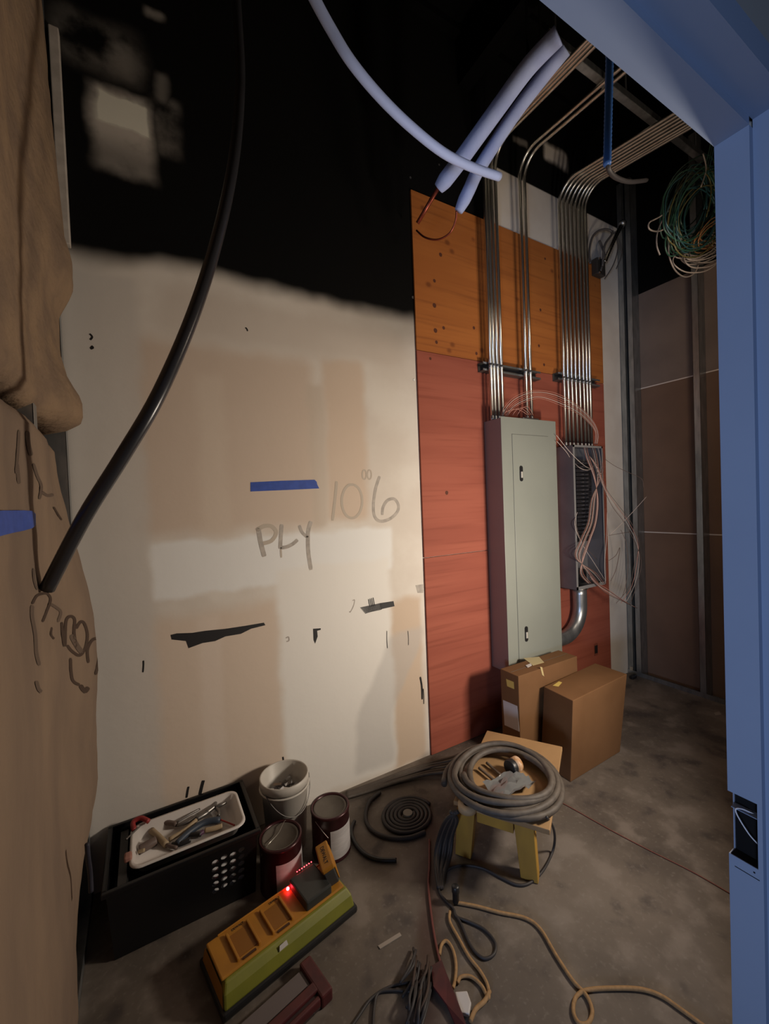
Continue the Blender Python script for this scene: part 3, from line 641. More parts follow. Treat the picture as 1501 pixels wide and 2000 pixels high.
mb.add(v, [(3,2,1,0),(4,5,6,7),(0,1,5,4),(1,2,6,5),(2,3,7,6),(3,0,4,7)]); mb.build('carton', card, b2_, bevel=.003)
MB().prism([at_z(x,y,.4125) for x,y in ((1079,1339),(1091,1331),(1097,1333),(1090,1341))], (0,0,.0008)).build('yellow_sticker', ylab, b2_)

# ================================================================== STOOL WITH CABLE COIL
yel = mat('yellow_painted_wood', (.44,.25,.035), .6, col2=(.34,.19,.03), scale=14, stretch=(1,1,.3)); brd = mat('plywood_board', (.36,.22,.10), .7, col2=(.28,.165,.075), scale=10, stretch=(.3,1,1))
tl = radians(32.6); SC = Vector((1.350,1.300,0))
st = thing('step_stool', SC, 'low yellow wooden stool with a plywood top under the thick cable coil', 'stool', rz=tl)
MS = Matrix.Translation(SC)@Matrix.Rotation(tl,4,'Z')
MB().box(-.28,.28,-.18,.18,.242,.262,MS).build('top_board', brd, st, bevel=.003)
for sx_ in (-1,1):
    for sy in (-1,1):
        x0 = sx_*.195; y0 = .035+sy*.110
        mb = MB(); lw = .022; ld = .038
        top = [Vector((x0+a*lw, y0+b*ld, .242)) for a,b in ((-1,-1),(1,-1),(1,1),(-1,1))]
        bot = [Vector((x0+sx_*.015+a*lw, y0+sy*.020+b*ld*.85, .001)) for a,b in ((-1,-1),(1,-1),(1,1),(-1,1))]
        mb.add([MS@q for q in bot+top], [(3,2,1,0),(4,5,6,7),(0,1,5,4),(1,2,6,5),(2,3,7,6),(3,0,4,7)]); mb.build('leg', yel, st, bevel=.003)
for sx_ in (-1,1): MB().box(sx_*.195-.016,sx_*.195+.016,-.037,.107,.150,.242,MS).build('apron', yel, st, bevel=.002)
for sy in (-1,1): MB().box(-.173,.173,.035+sy*.110-.016,.035+sy*.110+.016,.185,.242,MS).build('apron', yel, st, bevel=.002)
coilm = mat('grey_cable_jacket', (.098,.080,.064), .65, col2=(.066,.054,.044), scale=30)
cc = Vector((1.262,1.262,0)); pts = []; rr = random.Random(11)
turns = 6; n = turns*22
for k in range(n+1):
    a = -2*pi*k/22+2.6; tn = k/22
    rad = (.252,.222,.186,.238,.150,.212,.170)[int(tn) % 7]*(1-(tn % 1))+(.252,.222,.186,.238,.150,.212,.170)[(int(tn)+1) % 7]*(tn % 1)
    rad *= 1+.03*sin(3*a+tn)
    zz = .276+.0065*tn+.006*sin(2*a)
    pts.append(cc+Vector((rad*cos(a)*1.0,rad*sin(a)*.94,zz)))
pts = smooth_path(pts, 2)
tail = smooth_path([pts[-1], pts[-1]+Vector((.02,-.05,-.005))], 2)
ccoil = MB().tube(pts, .0125, 10).build('cable_coil', coilm, None, True); tag(ccoil, 'thick grey cable wound in a flat coil on the yellow stool', 'cable')
# small things inside the coil
th = thing('socket', cc+Vector((.02,.02,.263)), 'small black and orange ringed socket lying inside the cable coil', 'tool')
p = at_z(1000,1497,.30); d = Vector((.5,.8,.35)).normalized(); d = (at_z(1020,1485,.30)-at_z(985,1505,.30)); d.normalize()
MB().tube([p-d*.02,p+d*.005], .032, 20).build('socket_body', blackp, th, True, .003); MB().tube([p+d*.005,p+d*.035], .031, 20).build('orange_band', mat('orange_band', (.40,.20,.07), .5, col2=(.55,.40,.28), scale=60, stretch=(1,1,1)), th, True)
bg = MB(); rb = random.Random(5)
p0 = at_z(995,1540,.27)
n = 9; v = []; f = []
for j in range(n):
    for i in range(n):
        v.append(p0+Vector(((i-4)*.024,(j-4)*.014,.012+.022*rb.random())))
for j in range(n-1):
    for i in range(n-1): a = j*n+i; f.append((a,a+1,a+n+1,a+n))
pbag = bg.add(v,f).build('plastic_bag', mat('clear_crumpled_plastic', (.15,.155,.16), .1, spec=.8), None, True); tag(pbag, 'crumpled clear plastic bag lying inside the cable coil', 'bag')
for i, (pp, lab) in enumerate((([(935,1500),(950,1512),(972,1530)],'thin grey rod lying in the left of the cable coil'),([(950,1490),(968,1505),(985,1520)],'thin grey rod beside the socket in the cable coil'))):
    o = cable('steel_rod', [at_z(x,y,.275) for x,y in pp], .006, mat('dull_rod', (.20,.17,.14), .4, .5)); tag(o, lab, 'rod')
cupm = mat('tan_paper_roll', (.42,.29,.16), .7)
tr = thing('tape_roll', at_z(920,1595,.19), 'tan roll of tape hanging at the left front corner of the yellow stool', 'tape')
q = at_z(921,1582,.262); q = Vector((q.x-.012,q.y+.012,0))
MB().lathe([(.014,.262),(.036,.262),(.036,.285),(.014,.285)], (q.x,q.y,0), 24, False, False).build('roll', cupm, tr, True)

# ================================================================== FLOOR CABLES
darkc = mat('dark_floor_cable', (.030,.026,.026), .6); brownc = mat('brown_floor_cable', (.085,.065,.052), .7); redc = mat('dull_red_cable', (.13,.035,.028), .6)
def fcable(name, pxs, r, m, label, cat='cable', group=None, n=8):
    o = cable(name, floor_path(pxs, r+.001), r, m, None, n); return tag(o, label, cat, group)
# bundle along the foot of the wall
bd = thing('cable_bundle', at_z(800,1500,.01), 'bundle of dusty cables lying along the foot of the patched wall', 'cable')
for k in range(6):
    cable('strand', floor_path([(676,1548+k*2,.008+k*.003),(720,1533+k*2.5,.01),(770,1514+k*3,.012+.004*(k%3)),(830,1493+k*4,.02+.006*(k%3)),(880,1480+k*5,.05+.01*(k%2)),(895,1474+k*3,.13),(908,1470+k*2,.22),(922,1464+k*2,.277),(940,1462+k*2,.282)], .01), .0075, (brownc,coilm)[k%2], bd)
fc = thing('flat_cable_coil', at_z(793,1590,.01), 'flat black coil of cable lying on the floor left of the stool', 'cable')
c0 = at_z(796,1592,.008); pts = []
for k in range(26*5+1):
    a = 2*pi*k/26; rd = .125-.019*k/26; pts.append(Vector((c0.x+rd*cos(a), c0.y+rd*sin(a)*.9, .008)))
MB().tube(pts, .009, 8).build('spiral', darkc, fc, True)
MB().lathe([(.012,0),(.022,0),(.022,.02),(.012,.02)], (c0.x,c0.y,.001), 16).build('core', mat('coil_core', (.2,.18,.15), .6), fc)
fcable('black_cable_loop', [(742,1548),(722,1565),(714,1590),(718,1612),(735,1628),(765,1637),(800,1636),(830,1625)], .009, darkc, 'black cable curving around the flat coil near the wall')
fcable('black_tube_offcut', [(692,1604),(686,1622),(692,1645),(712,1668),(740,1679),(774,1680)], .0085, blackp, 'short curved black tube offcut on the floor right of the paint cans', 'tube')
bw = thing('cable_bundle', at_z(870,1640,.01), 'dark hank of cables hanging down left of the yellow stool to the floor', 'cable')
for k in range(9):
    x = 850+k*5.0
    cable('strand', floor_path([(895-k*2,1585,.25),(872+k*2.5,1600,.21),(858+k*3.2,1630,.10),(850+k*3.6,1670,.02+.004*(k%3)),(852+k*2.0,1705,.012),(856+k*.8,1735,.009)], .01), .0075, (darkc,brownc,darkc)[k%3], bd if False else bw)
fcable('black_power_cord', [(862,1722),(872,1700,),(900,1690),(940,1695),(980,1715),(1010,1728),(1035,1724),(1060,1700),(1078,1665),(1083,1638,.07),(1079,1614,.17),(1067,1596,.292)], .005, darkc, 'thin black cord looping on the floor around the right stool leg', 'cord')
fcable('black_power_cord', [(856,1735),(862,1750),(885,1775),(890,1790),(915,1800),(945,1815),(966,1840),(965,1862),(948,1872),(930,1862),(915,1840),(900,1805),(888,1785)], .0045, darkc, 'thin black cord ending in a small loop beside the tan rope', 'cord')
pl = thing('cord_plug', at_z(891,1750,.02), 'black cord connector standing up where the tan rope begins', 'plug')
p = at_z(890,1764,.0); MB().lathe([(.008,.001),(.012,.006),(.012,.04),(.014,.042),(.014,.062),(.010,.066)], (p.x,p.y,0), 14).build('plug_body', blackp, pl, True)
rope = mat('tan_rope', (.36,.215,.095), .8, col2=(.28,.165,.07), scale=90)
fcable('tan_rope', [(887,1762),(930,1770),(975,1782),(1025,1793),(1055,1815),(1085,1865),(1118,1915),(1145,1945),(1156,1975),(1148,1998),(1130,1998),(1119,1975),(1124,1948),(1145,1934),(1195,1930),(1250,1932),(1290,1945),(1330,1972),(1385,2012),(1430,2045)], .0055, rope, 'long tan rope snaking right across the concrete with one loop', 'rope')
fcable('tan_rope', [(878,1780),(878,1800),(895,1832),(915,1868),(938,1898),(952,1925),(953,1950),(940,1925),(920,1908),(900,1908),(893,1920)], .005, rope, 'short tan rope bending down the floor beside the red plastic', 'rope')
fcable('tan_rope', [(858,1865),(862,1845),(872,1838),(884,1855),(890,1885),(888,1915),(884,1930)], .005, rope, 'small tan rope hook standing over the red plastic scrap', 'rope')
fcable('tan_rope', [(956,1935),(946,1955),(928,1972),(918,1995)], .006, rope, 'frayed tan rope end beside the white scrap', 'rope')
for i, pts in enumerate(([(676,2020),(700,1985),(725,1950),(760,1928),(800,1918),(840,1915)], [(728,2010),(730,1970),(738,1940),(765,1934),(800,1936),(838,1938)])):
    fcable('black_power_cord', pts, .004, darkc, ('outer','inner')[i]+' thin black cord arching at the bottom of the floor', 'cord')
fcable('red_string_line', [(1058,1548),(1110,1575),(1190,1620),(1270,1662),(1350,1702),(1425,1745)], .0018, mat('red_chalk_line', (.20,.06,.04), .8), 'thin red chalk line running across the floor to the jamb', 'string', n=6)
fcable('red_cable', [(838,1640),(838,1690),(836,1730),(842,1790),(850,1840),(860,1885),(862,1900)], .0045, redc, 'dull red cable running down the floor beside the dark hank')
hk = thing('debris_hank', at_z(830,1960,.0), 'dark heap of brown wire scraps at the bottom of the floor', 'wire')
rh = random.Random(21); hwire = mat('dark_brown_wire', (.045,.026,.018), .7)
for k in range(26):
    x = 826+rh.uniform(-22,16); l = rh.uniform(60,120); y = 1870+rh.uniform(-20,60)
    cable('strand', [at_z(x+rh.uniform(-6,6),y,.006+rh.uniform(0,.02)),at_z(x+rh.uniform(-10,8)-6,y+l*.5,.012+rh.uniform(0,.03)),at_z(x+rh.uniform(-12,8)-16,y+l,.008+rh.uniform(0,.02))], .0042, (darkc,hwire,darkc,darkc)[k%4], hk, 6, 4)
redp = mat('red_plastic', (.085,.014,.015), .5, col2=(.05,.010,.013), scale=20)
rs = MB(); rg = [(842,1890),(862,1878),(872,1905),(884,1935),(900,1975),(912,2010),(892,2012),(872,1965),(846,1930)]
rs.prism([at_z(x,y,.004+.012*((i*7)%3)/2) for i,(x,y) in enumerate(rg)], (0,0,.006)); o = rs.build('red_plastic_scrap', redp); tag(o, 'crumpled red plastic strip on the floor left of the white scrap', 'scrap')
MB_ = MB().prism([at_z(x,y,.006) for x,y in ((888,1944),(912,1942),(920,1965),(916,1988),(898,1985))], (0,0,.012)); o = MB_.build('white_scrap', mat('white_scrap', (.50,.48,.47), .6), None, bevel=.003); tag(o, 'small white plastic scrap on the floor beside the rope end', 'scrap')
# floor stains of paper
for i, (pg, lab) in enumerate((([(738,1848),(780,1822),(784,1828),(742,1854)],'long dusty flake of plaster on the floor right of the charging station'),([(1393,1393),(1404,1390),(1408,1396),(1397,1398)],'small pale chip on the floor near the stud wall'))):
    o = MB().prism([at_z(x,y,.001) for x,y in pg], (0,0,.002)).build('plaster_flake', mat('plaster_flake', (.30,.26,.22), .9), None); tag(o, lab, 'debris')

# ================================================================== BLACK CRATE, TRAY, TOOLS
cr = thing('storage_crate', (.07,1.77,0), 'black plastic storage crate with hexagonal holes standing in the left corner', 'crate')
kx0, kx1, ky0, ky1, kz = -.160, .318, 1.605, 1.925, .248
TP = .014   # taper of the walls
def lerpw(u, v_): return u
bpl = mat('crate_plastic', (.006,.006,.007), .35)
mb = MB().box(kx0+TP,kx1-TP,ky0+TP,ky1-TP,.001,.010); mb.build('base', bpl, cr)
# front wall with open hexagonal cells in its right part
def front(u, z): return Vector((kx0+TP*(1-z/kz)+(kx1-kx0-2*TP*(1-z/kz))*u, ky0+TP*(1-z/kz), z))
hx = []
uc0, uc1, vz0, vz1 = .655, .915, .070, .205
cols, rows = 4, 5; cw = (uc1-uc0)/cols; rh_ = (vz1-vz0)/rows
v = []; f = []
def quad(a,b,c,d):
    i = len(v); v.extend([a,b,c,d]); f.append((i,i+1,i+2,i+3))
quad(front(0,.01),front(uc0,.01),front(uc0,kz),front(0,kz)); quad(front(uc1,.01),front(1,.01),front(1,kz),front(uc1,kz))
quad(front(uc0,.01),front(uc1,.01),front(uc1,vz0),front(uc0,vz0)); quad(front(uc0,vz1),front(uc1,vz1),front(uc1,kz),front(uc0,kz))
for i in range(cols):
    for j in range(rows):
        u0 = uc0+i*cw; z0 = vz0+j*rh_; cu, cz_ = u0+cw/2, z0+rh_/2
        sq = [(u0+cw,cz_),(u0+cw,z0+rh_),(cu,z0+rh_),(u0,z0+rh_),(u0,cz_),(u0,z0),(cu,z0),(u0+cw,z0)]
        ho = [(cu+cw*.40*cos(a),cz_+rh_*.36*sin(a)+(rh_*.10 if i % 2 else -rh_*.10)) for a in [k*pi/4 for k in range(8)]]
        b = len(v); v.extend([front(*q) for q in sq]+[front(*q) for q in ho])
        for k in range(8): f.append((b+k,b+(k+1)%8,b+8+(k+1)%8,b+8+k))
o = MB().add(v,f).build('front_wall', bpl, cr); so = o.modifiers.new('thickness','SOLIDIFY'); so.thickness = .003; so.offset = 1
for nm, a, b in (('side_wall',kx0,1),('side_wall',kx1,-1)):
    MB().add([(a+b*TP,ky0+TP,.01),(a+b*TP,ky1-TP,.01),(a,ky1,kz),(a,ky0,kz),(a+b*(TP+.003),ky0+TP,.01),(a+b*(TP+.003),ky1-TP,.01),(a+b*.003,ky1,kz),(a+b*.003,ky0,kz)], [(0,1,2,3),(7,6,5,4),(0,4,5,1),(2,6,7,3)]).build(nm, bpl, cr)
MB().add([(kx0+TP,ky1-TP,.01),(kx1-TP,ky1-TP,.01),(kx1,ky1,kz),(kx0,ky1,kz),(kx0+TP,ky1-TP-.003,.01),(kx1-TP,ky1-TP-.003,.01),(kx1,ky1-.003,kz),(kx0,ky1-.003,kz)], [(0,1,2,3),(7,6,5,4)]).build('back_wall', bpl, cr)
rim = MB(); e = .012
rim.box(kx0-e,kx1+e,ky0-e,ky0+.004,kz-.016,kz).box(kx0-e,kx1+e,ky1-.004,ky1+e*.9,kz-.016,kz).box(kx0-e,kx0+.004,ky0+.004,ky1-.004,kz-.016,kz).box(kx1-.004,kx1+e,ky0+.004,ky1-.004,kz-.016,kz)
rim.build('rim', bpl, cr, bevel=.003)
MB().box(kx0+.03,kx0+.055,ky0+.02,ky1-.02,kz-.10,kz-.02).build('lid_flap', mat('dark_flap', (.035,.032,.03), .5), cr)
lin = MB().box(.10,.295,ky0+.022,ky0+.0235,.03,.20).build('hole_liner', mat('hole_liner', (.75,.74,.73), .6)); tag(lin, 'added white liner brightening the hexagonal holes of the black crate', 'sheet')  # added liner so the holes read bright, real crate contents unseen
em = MB().prism([front(.36+.035*cos(a)*1.0, .115+.018*sin(a))+Vector((0,-.0015,0)) for a in [k*pi/3 for k in range(6)]], (0,-.001,0)).build('emblem', mat('faint_emblem', (.05,.05,.052), .4), cr)
# white tray lying across the crate
tw = mat('white_tray', (.66,.62,.585), .35)
tx0, tx1, ty0, ty1, tz = -.092, .286, 1.645, 1.868, .246
def rrect(x0,x1,y0,y1,r,z,n=6):
    out = []
    for cx_, cy_, a0 in ((x1-r,y1-r,0),(x0+r,y1-r,pi/2),(x0+r,y0+r,pi),(x1-r,y0+r,1.5*pi)):
        out += [Vector((cx_+r*cos(a0+k*pi/2/n), cy_+r*sin(a0+k*pi/2/n), z)) for k in range(n+1)]
    return out
TM = Matrix.Translation((0,0,0))
tray = thing('tool_tray', (.097,1.76,.22), 'white plastic tray full of hand tools set on the black crate', 'tray')
rings = [rrect(tx0-.004,tx1+.004,ty0-.004,ty1+.004,.040,tz+.006),rrect(tx0-.004,tx1+.004,ty0-.004,ty1+.004,.040,tz+.011),rrect(tx0+.007,tx1-.007,ty0+.007,ty1-.007,.034,tz+.011),rrect(tx0+.022,tx1-.022,ty0+.022,ty1-.022,.028,tz-.032)]
mb = MB(); n = len(rings[0]); mb.add([q for r_ in rings for q in r_], [(i*n+k,i*n+(k+1)%n,(i+1)*n+(k+1)%n,(i+1)*n+k) for i in range(3) for k in range(n)]+[tuple(3*n+k for k in range(n))])
mb.build('tray_shell', tw, tray, True)
ZT = tz-.028
def tz_(x,y,dz=0): return at_z(x,y,ZT+dz)
steel = mat('tool_steel', (.20,.19,.18), .35, .8); handle_b = mat('blue_grey_handle', (.035,.05,.075), .5); handle_t = mat('tan_handle', (.38,.29,.18), .6); handle_r = mat('red_handle', (.30,.03,.03), .45); dullbr = mat('dull_brown_tool', (.14,.10,.085), .5)
def tool(name, label, parts):
    t_ = thing(name, parts[0][1][0], label, 'tool', 'hand tools in the white tray')
    for nm, pts, r, m in parts: MB().tube(smooth_path(pts,4), r, 10).build(nm, m, t_, True)
    return t_
tool('pliers', 'long nose pliers with pale grip lying across the white tray', [('handle',[tz_(330,1640,.012),tz_(360,1622,.014),tz_(383,1602,.016)],.008,handle_t),('handle',[tz_(345,1606,.02),tz_(368,1592,.022),tz_(390,1580,.02)],.004,steel),('jaw',[tz_(383,1600,.016),tz_(400,1590,.016),tz_(412,1580,.014)],.010,steel)])
tool('pipe_cutter', 'dark metal cutter with spread jaws at the right end of the tray', [('body',[tz_(402,1588,.016),tz_(420,1574,.018)],.010,steel),('jaw',[tz_(418,1576,.018),tz_(421,1566,.018),tz_(424,1556,.016)],.008,steel),('jaw',[tz_(420,1576,.02),tz_(432,1572,.02),tz_(441,1567,.018)],.006,steel),('jaw',[tz_(422,1578,.016),tz_(428,1586,.016),tz_(426,1594,.014)],.007,steel)])
tool('screwdriver', 'screwdriver with a thick blue grey handle in the middle of the tray', [('grip',[tz_(345,1648,.012),tz_(368,1626,.014),tz_(400,1606,.014),tz_(430,1601,.012)],[.011]*4+[.012]*4+[.012]*4+[.009],handle_b),('shaft',[tz_(430,1601,.012),tz_(446,1607,.008),tz_(458,1612,.006)],.003,handle_r)])
tool('snips', 'brown wooden handled snips with dark blade at the left of the tray', [('handle',[tz_(300,1610,.012),tz_(322,1606,.014),tz_(345,1610,.014)],.009,dullbr),('blade',[tz_(345,1612,.012),tz_(366,1606,.012),tz_(386,1592,.012)],.006,steel)])
tool('junction_cover', 'brown dented junction cover lying at the left corner of the tray', [('body',[tz_(272,1660,.008),tz_(290,1650,.01),tz_(304,1642,.01)],.016,dullbr),('clip',[tz_(270,1664,.02),tz_(282,1660,.024)],.006,handle_t)])
tool('putty_knife', 'pale flat scraper lying in the middle left of the tray', [('blade',[tz_(296,1622,.008),tz_(310,1635,.008),tz_(325,1650,.008)],.011,handle_t),('handle',[tz_(325,1650,.008),tz_(345,1656,.008)],.006,dullbr)])
tool('utility_knife', 'small purple tipped wooden knife in the front of the tray', [('handle',[tz_(400,1622,.008),tz_(418,1618,.008),tz_(434,1613,.008)],.009,handle_t),('tip',[tz_(388,1630,.008),tz_(397,1624,.008)],.008,mat('purple_tip', (.08,.03,.07), .5))])
tool('dark_pliers', 'black gripped pliers lying low in the middle of the tray', [('grip',[tz_(336,1650,.006),tz_(352,1648,.008),tz_(372,1640,.008)],.009,blackp),('grip',[tz_(360,1632,.008),tz_(380,1630,.008),tz_(392,1630,.008)],.008,blackp)])
t_ = thing('red_hand_clamp', tz_(275,1605,.03), 'red handled tool hanging over the back left of the black crate', 'tool')
cable('grip', [tz_(262,1622,.04),tz_(260,1606,.05),tz_(275,1598,.055),(tz_(290,1604,.05))], .009, handle_r, t_); cable('shaft', [tz_(275,1612,.045),tz_(258,1628,.045),tz_(246,1640,.045)], .003, steel, t_)
MB().box(-.112,-.088,1.690,1.72,.250,.272).build('knob', mat('pink_knob', (.35,.17,.13), .6), t_, bevel=.006)

# ================================================================== BUCKET AND PAINT CANS
bk = thing('plastic_bucket', (.478,1.785,0), 'translucent white plastic bucket of shiny scrap between the crate and the wall', 'bucket')
bmw = mat('milky_plastic', (.52,.49,.44), .45)
MB().lathe([(.080,.001),(.083,.004),(.097,.265),(.104,.268),(.104,.300),(.100,.302),(.096,.298),(.079,.012),(.001,.012)], (.478,1.785,0), 36, True, False).build('shell', bmw, bk, True)
MB().lathe([(.101,0),(.107,0),(.107,.006),(.101,.006)], (.478,1.785,.255), 36, False, False).build('rib', bmw, bk, True)
cable('bail_handle', [(.478+.107*cos(a),1.785+.107*sin(a),.275-.10*sin((a-3.6)/2.6*pi)) for a in [3.6+k*2.6/10 for k in range(11)]], .002, steel, bk, 6, 3)
foil = mat('shiny_scrap', (.62,.62,.64), .12, .95); rf = random.Random(9)
for k in range(34):
    a = rf.uniform(0,6.28); rd = .076*math.sqrt(rf.random()); p = Vector((.478+rd*cos(a),1.785+rd*sin(a),.205+rf.uniform(0,.03)))
    M_ = Matrix.Translation(p)@Matrix.Rotation(rf.uniform(0,6.3),4,'Z')@Matrix.Rotation(rf.uniform(-.8,.8),4,'X')
    sc_ = MB().box(-.018,.018,-.005,.005,-.0008,.0008,M_).build('metal_scrap', foil); tag(sc_, 'shiny metal scrap lying in the white bucket', 'scrap', 'metal scraps in the bucket')
MB().lathe([(.001,.19),(.086,.20),(.086,.203)], (.478,1.785,0), 24, True, True).build('scrap_bed', mat('scrap_bed', (.16,.15,.16), .5), bk)
cansteel = mat('maroon_can', (.050,.014,.016), .30, .3); lidm = mat('dusty_lid', (.115,.098,.078), .6, col2=(.09,.075,.06), scale=20); lab_ = mat('white_can_label', (.50,.48,.48), .55, col2=(.42,.40,.40), scale=18, stretch=(1,1,4))
def can(x, y, rot, label):
    t_ = thing('paint_can', (x,y,0), label, 'paint can', 'paint cans', rz=rot); R_ = .079; H_ = .188
    M_ = Matrix.Translation((x,y,0))
    MB().lathe([(R_,.001),(R_+.003,.003),(R_+.003,.008),(R_,.011),(R_,H_-.012),(R_+.003,H_-.009),(R_+.003,H_),(R_-.006,H_),(R_-.008,H_-.006)], (x,y,0), 36, True, False).build('can_body', cansteel, t_, True)
    MB().lathe([(R_-.0085,H_-.006),(R_-.014,H_-.002),(R_-.018,H_-.008),(.001,H_-.007)], (x,y,0), 36, False, True).build('lid', lidm, t_, True)
    n = 16; a0, a1 = rot-.95, rot+.95; v = []
    for k in range(n+1):
        a = a0+(a1-a0)*k/n; v += [(x+(R_+.0008)*cos(a),y+(R_+.0008)*sin(a),.016),(x+(R_+.0008)*cos(a),y+(R_+.0008)*sin(a),.135)]
    MB().add(v, [(2*k,2*k+2,2*k+3,2*k+1) for k in range(n)]).build('paper_label', lab_, t_, True)
    return t_
c1 = can(.403,1.603,-1.12,'paint can with dark lid and white label touching the right side of the crate')
c2 = can(.628,1.645,-1.02,'paint can with dusty lid and white label standing furthest right')
cable('bail_wire', [(.403-.079,1.588,.15),(.345,1.575,.190),(.398,1.61,.1915),(.44,1.66,.192),(.455,1.675,.15)], .0014, emt, c1, 6)
cable('bail_wire', [(.628-.075,1.650-.03,.165),(.57,1.585,.14),(.585,1.565,.12)], .0014, emt, c2, 6)

# ================================================================== YELLOW CHARGING STATION
cy_ = radians(11); CS = Vector((.345,1.395,0)); MC0 = Matrix.Translation(CS)@Matrix.Rotation(cy_,4,'Z')@Matrix.Diagonal((1,1.16,1,1)); MC = MC0@Matrix.Translation((0,0,-.030))
cs = thing('charging_station', CS, 'long yellow battery charging station on the floor with red lights', 'charger', rz=cy_)
yp = mat('yellow_plastic', (.42,.185,.018), .5, col2=(.35,.15,.015), scale=12); gp = mat('shaded_yellow_plastic', (.20,.20,.022), .5, col2=(.16,.165,.02), scale=12)  # second tone is the same yellow with shade and green tint painted in
LX, LY = .232, .085
def L(x,y,z): return MC@Vector((x,y,z))
MB().box(-LX-.008,LX+.008,-LY-.006,LY+.006,.001,.026,MC0).build('black_base', blackp, cs, bevel=.008)
# yellow side skirt, its greenish shade put into the colour, tapering to the deck
v = []; 
for (hx_, hy, z) in ((LX,LY,.054),(LX-.004,LY-.010,.090),(LX-.014,LY-.024,.112)):
    v += [L(-hx_,-hy,z),L(hx_,-hy,z),L(hx_,hy,z),L(-hx_,hy,z)]
MB().add(v, [(4*i+k,4*i+(k+1)%4,4*i+4+(k+1)%4,4*i+4+k) for i in range(2) for k in range(4)]+[(0,3,2,1),(8,9,10,11)]).build('body', gp, cs, bevel=.006)
MB().box(-LX+.006,LX-.02,-LY+.030,LY-.022,.110,.119,MC).build('top_deck', yp, cs, bevel=.004)
MB().add([L(-LX-.001,-LY*.9,.058),L(-LX-.001,LY*.9,.058),L(-LX+.004,LY-.02,.108),L(-LX+.004,-LY+.02,.108)], [(0,1,2,3)]).build('end_cap', yp, cs)
portm = mat('port_recess', (.24,.095,.010), .6)
for i in range(2):
    x0 = -.165+i*.115
    pr = MB().box(x0,x0+.060,-.035,.036,.1185,.1205,MC).build('charging_port', portm, cs)
    MB().box(x0-.008,x0,-.043,.044,.118,.129,MC).build('port_rail', yp, pr, bevel=.002); MB().box(x0+.060,x0+.068,-.043,.044,.118,.129,MC).build('port_rail', yp, pr, bevel=.002)
    MB().box(x0+.008,x0+.05,-.048,-.043,.1185,.1225,MC).build('contact_slot', mat('dark_slot', (.06,.022,.006), .6), pr)
MB().box(.062,.165,-.050,.056,.112,.150,MC).build('docked_battery', mat('battery_shell', (.030,.032,.030), .45), cs, bevel=.006)
MB().box(-.19,.21,.0585,.0625,.108,.123,MC).build('back_rail', yp, cs, bevel=.0015)
led = mat('red_led', (1,.03,.05), .3, emit=30)
MB().lathe([(.0005,-.006),(.005,-.003),(.006,0),(.005,.003),(.0005,.006)], L(.052,.048,.128), 10).build('status_led', led, cs, True)
led2 = mat('red_led_dim', (1,.03,.04), .3, emit=14)
for k in range(7): MB().lathe([(.0005,-.002),(.0024,0),(.0005,.002)], L(.098+k*.010,.060,.152), 8).build('charge_light', led2, cs, True)
MB().add([L(-.055,-LY+.0085,.090),L(-.025,-LY+.0085,.092),L(-.028,-LY+.012,.106),L(-.052,-LY+.012,.104)], [(0,1,2,3)]).build('paper_tag', paperw, cs).location.z += .004
bt_ = thing('battery_pack', L(.185,0,.12), 'yellow battery pack with black lettering standing at the right end of the charging station', 'battery')
pz = [(640,1670),(660,1700)]
MB_ = Matrix.Translation(L(.205,.012,.120))@Matrix.Rotation(cy_-.35,4,'Z')@Matrix.Rotation(radians(-18),4,'Y')
MB().box(-.020,.022,-.058,.058,.0,.058,MB_).build('battery_foot', mat('grey_black_plastic', (.05,.05,.05), .5), bt_, bevel=.005)
MB().box(-.022,.026,-.060,.060,.058,.076,MB_).build('battery_cap', yp, bt_, bevel=.005)
MB().box(.0225,.0275,-.052,.052,.006,.058,MB_).build('battery_side', yp, bt_, bevel=.002)
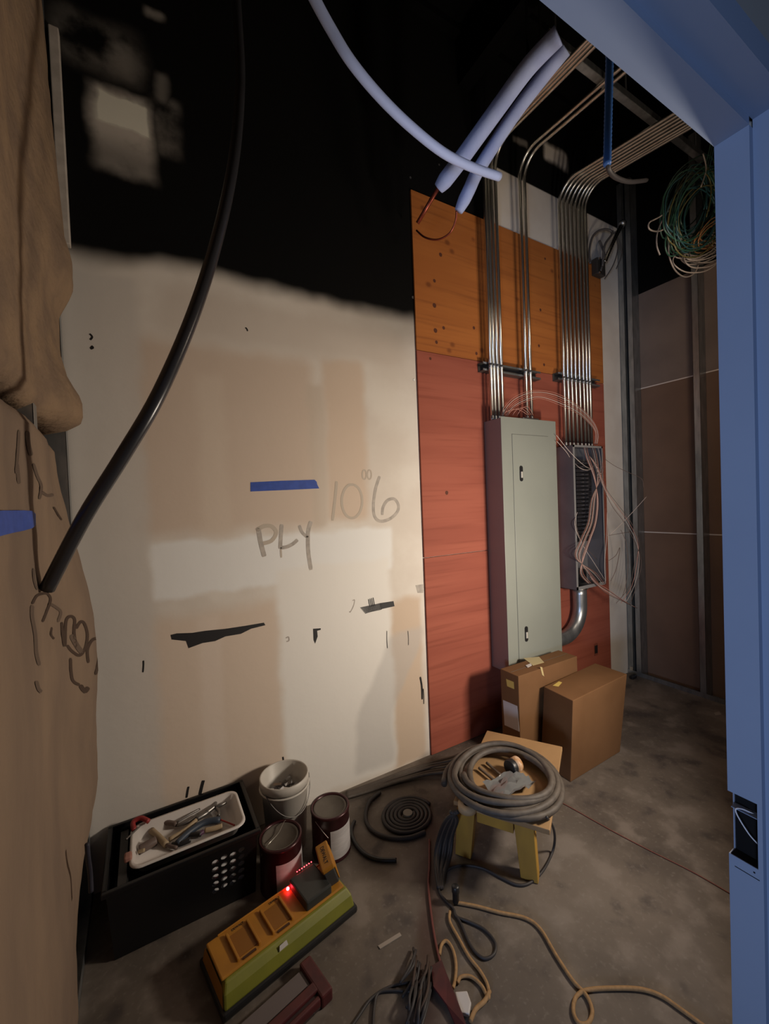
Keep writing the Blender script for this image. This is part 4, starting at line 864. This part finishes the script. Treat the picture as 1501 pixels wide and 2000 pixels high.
def text(body, size, M_, m, parent, name):
    cu = bpy.data.curves.new(name,'FONT'); cu.body = body; cu.size = size; cu.extrude = .0003; cu.align_x = 'CENTER'; cu.align_y = 'CENTER'
    tmp = bpy.data.objects.new(name, cu); me = bpy.data.meshes.new_from_object(tmp); bpy.data.objects.remove(tmp)
    me.transform(M_); o = bpy.data.objects.new(name, me); C.objects.link(o); me.materials.append(m); o.parent = parent; o.matrix_parent_inverse = parent.matrix_basis.inverted(); return o
text('DEWALT', .020, MB_@Matrix.Translation((.002,0,.0766))@Matrix.Rotation(-pi/2,4,'Z'), blackp, bt_, 'lettering')
for x, b in ((-.13,'DEWALT'),(.0,'DEWALT')): text(b, .010, MC@Matrix.Translation((x,.049,.1196)), blackp, cs, 'lettering')

# ================================================================== RED TOOL CASE IN FRONT OF IT
rc = thing('red_tool_case', at_z(545,1940,.0), 'dark red and grey tool case lying in front of the charging station', 'tool case')
CR = Vector((.275,1.175,0)); MR = Matrix.Translation(CR)@Matrix.Rotation(radians(12),4,'Z')
MB().box(-.17,.10,-.06,.050,.001,.030,MR).build('case_tray', mat('dark_case', (.05,.030,.030), .5), rc, bevel=.006)
MB().box(-.15,.085,-.005,.044,.030,.034,MR).build('grey_panel', mat('grey_panel', (.12,.10,.10), .5), rc)
MB().box(-.17,.10,-.040,-.012,.030,.042,MR).build('red_rail', redp, rc, bevel=.004); MB().box(-.17,.095,-.062,-.048,.012,.036,MR).build('red_rail', redp, rc, bevel=.004)
MB().box(.095,.135,-.065,.062,.001,.040,MR).build('red_end', redp, rc, bevel=.006)
cable('cord', [MR@Vector((.07,-.06,.01)),at_z(603,1960,.004),at_z(592,1990,.004),at_z(588,2030,.004)], .0035, darkc, rc)
# ================================================================== SMALL THINGS IN THE CORNERS
o = cable('dark_strap', [at_x(170,1648,XL+.045),at_x(172,1675,XL+.045),at_x(176,1705,XL+.045),at_x(178,1742,XL+.045)], .006, mat('navy_strap', (.018,.018,.03), .6)); tag(o, 'short dark strap hanging between the insulation and the black crate', 'strap')
p = at_z(1236,1325,.0); o = MB().box(p.x-.03,p.x+.03,p.y-.015,p.y+.015,.001,.028).build('dark_offcut', blackp, None, bevel=.005); tag(o, 'small dark offcut on the floor at the far corner behind the boxes', 'debris')
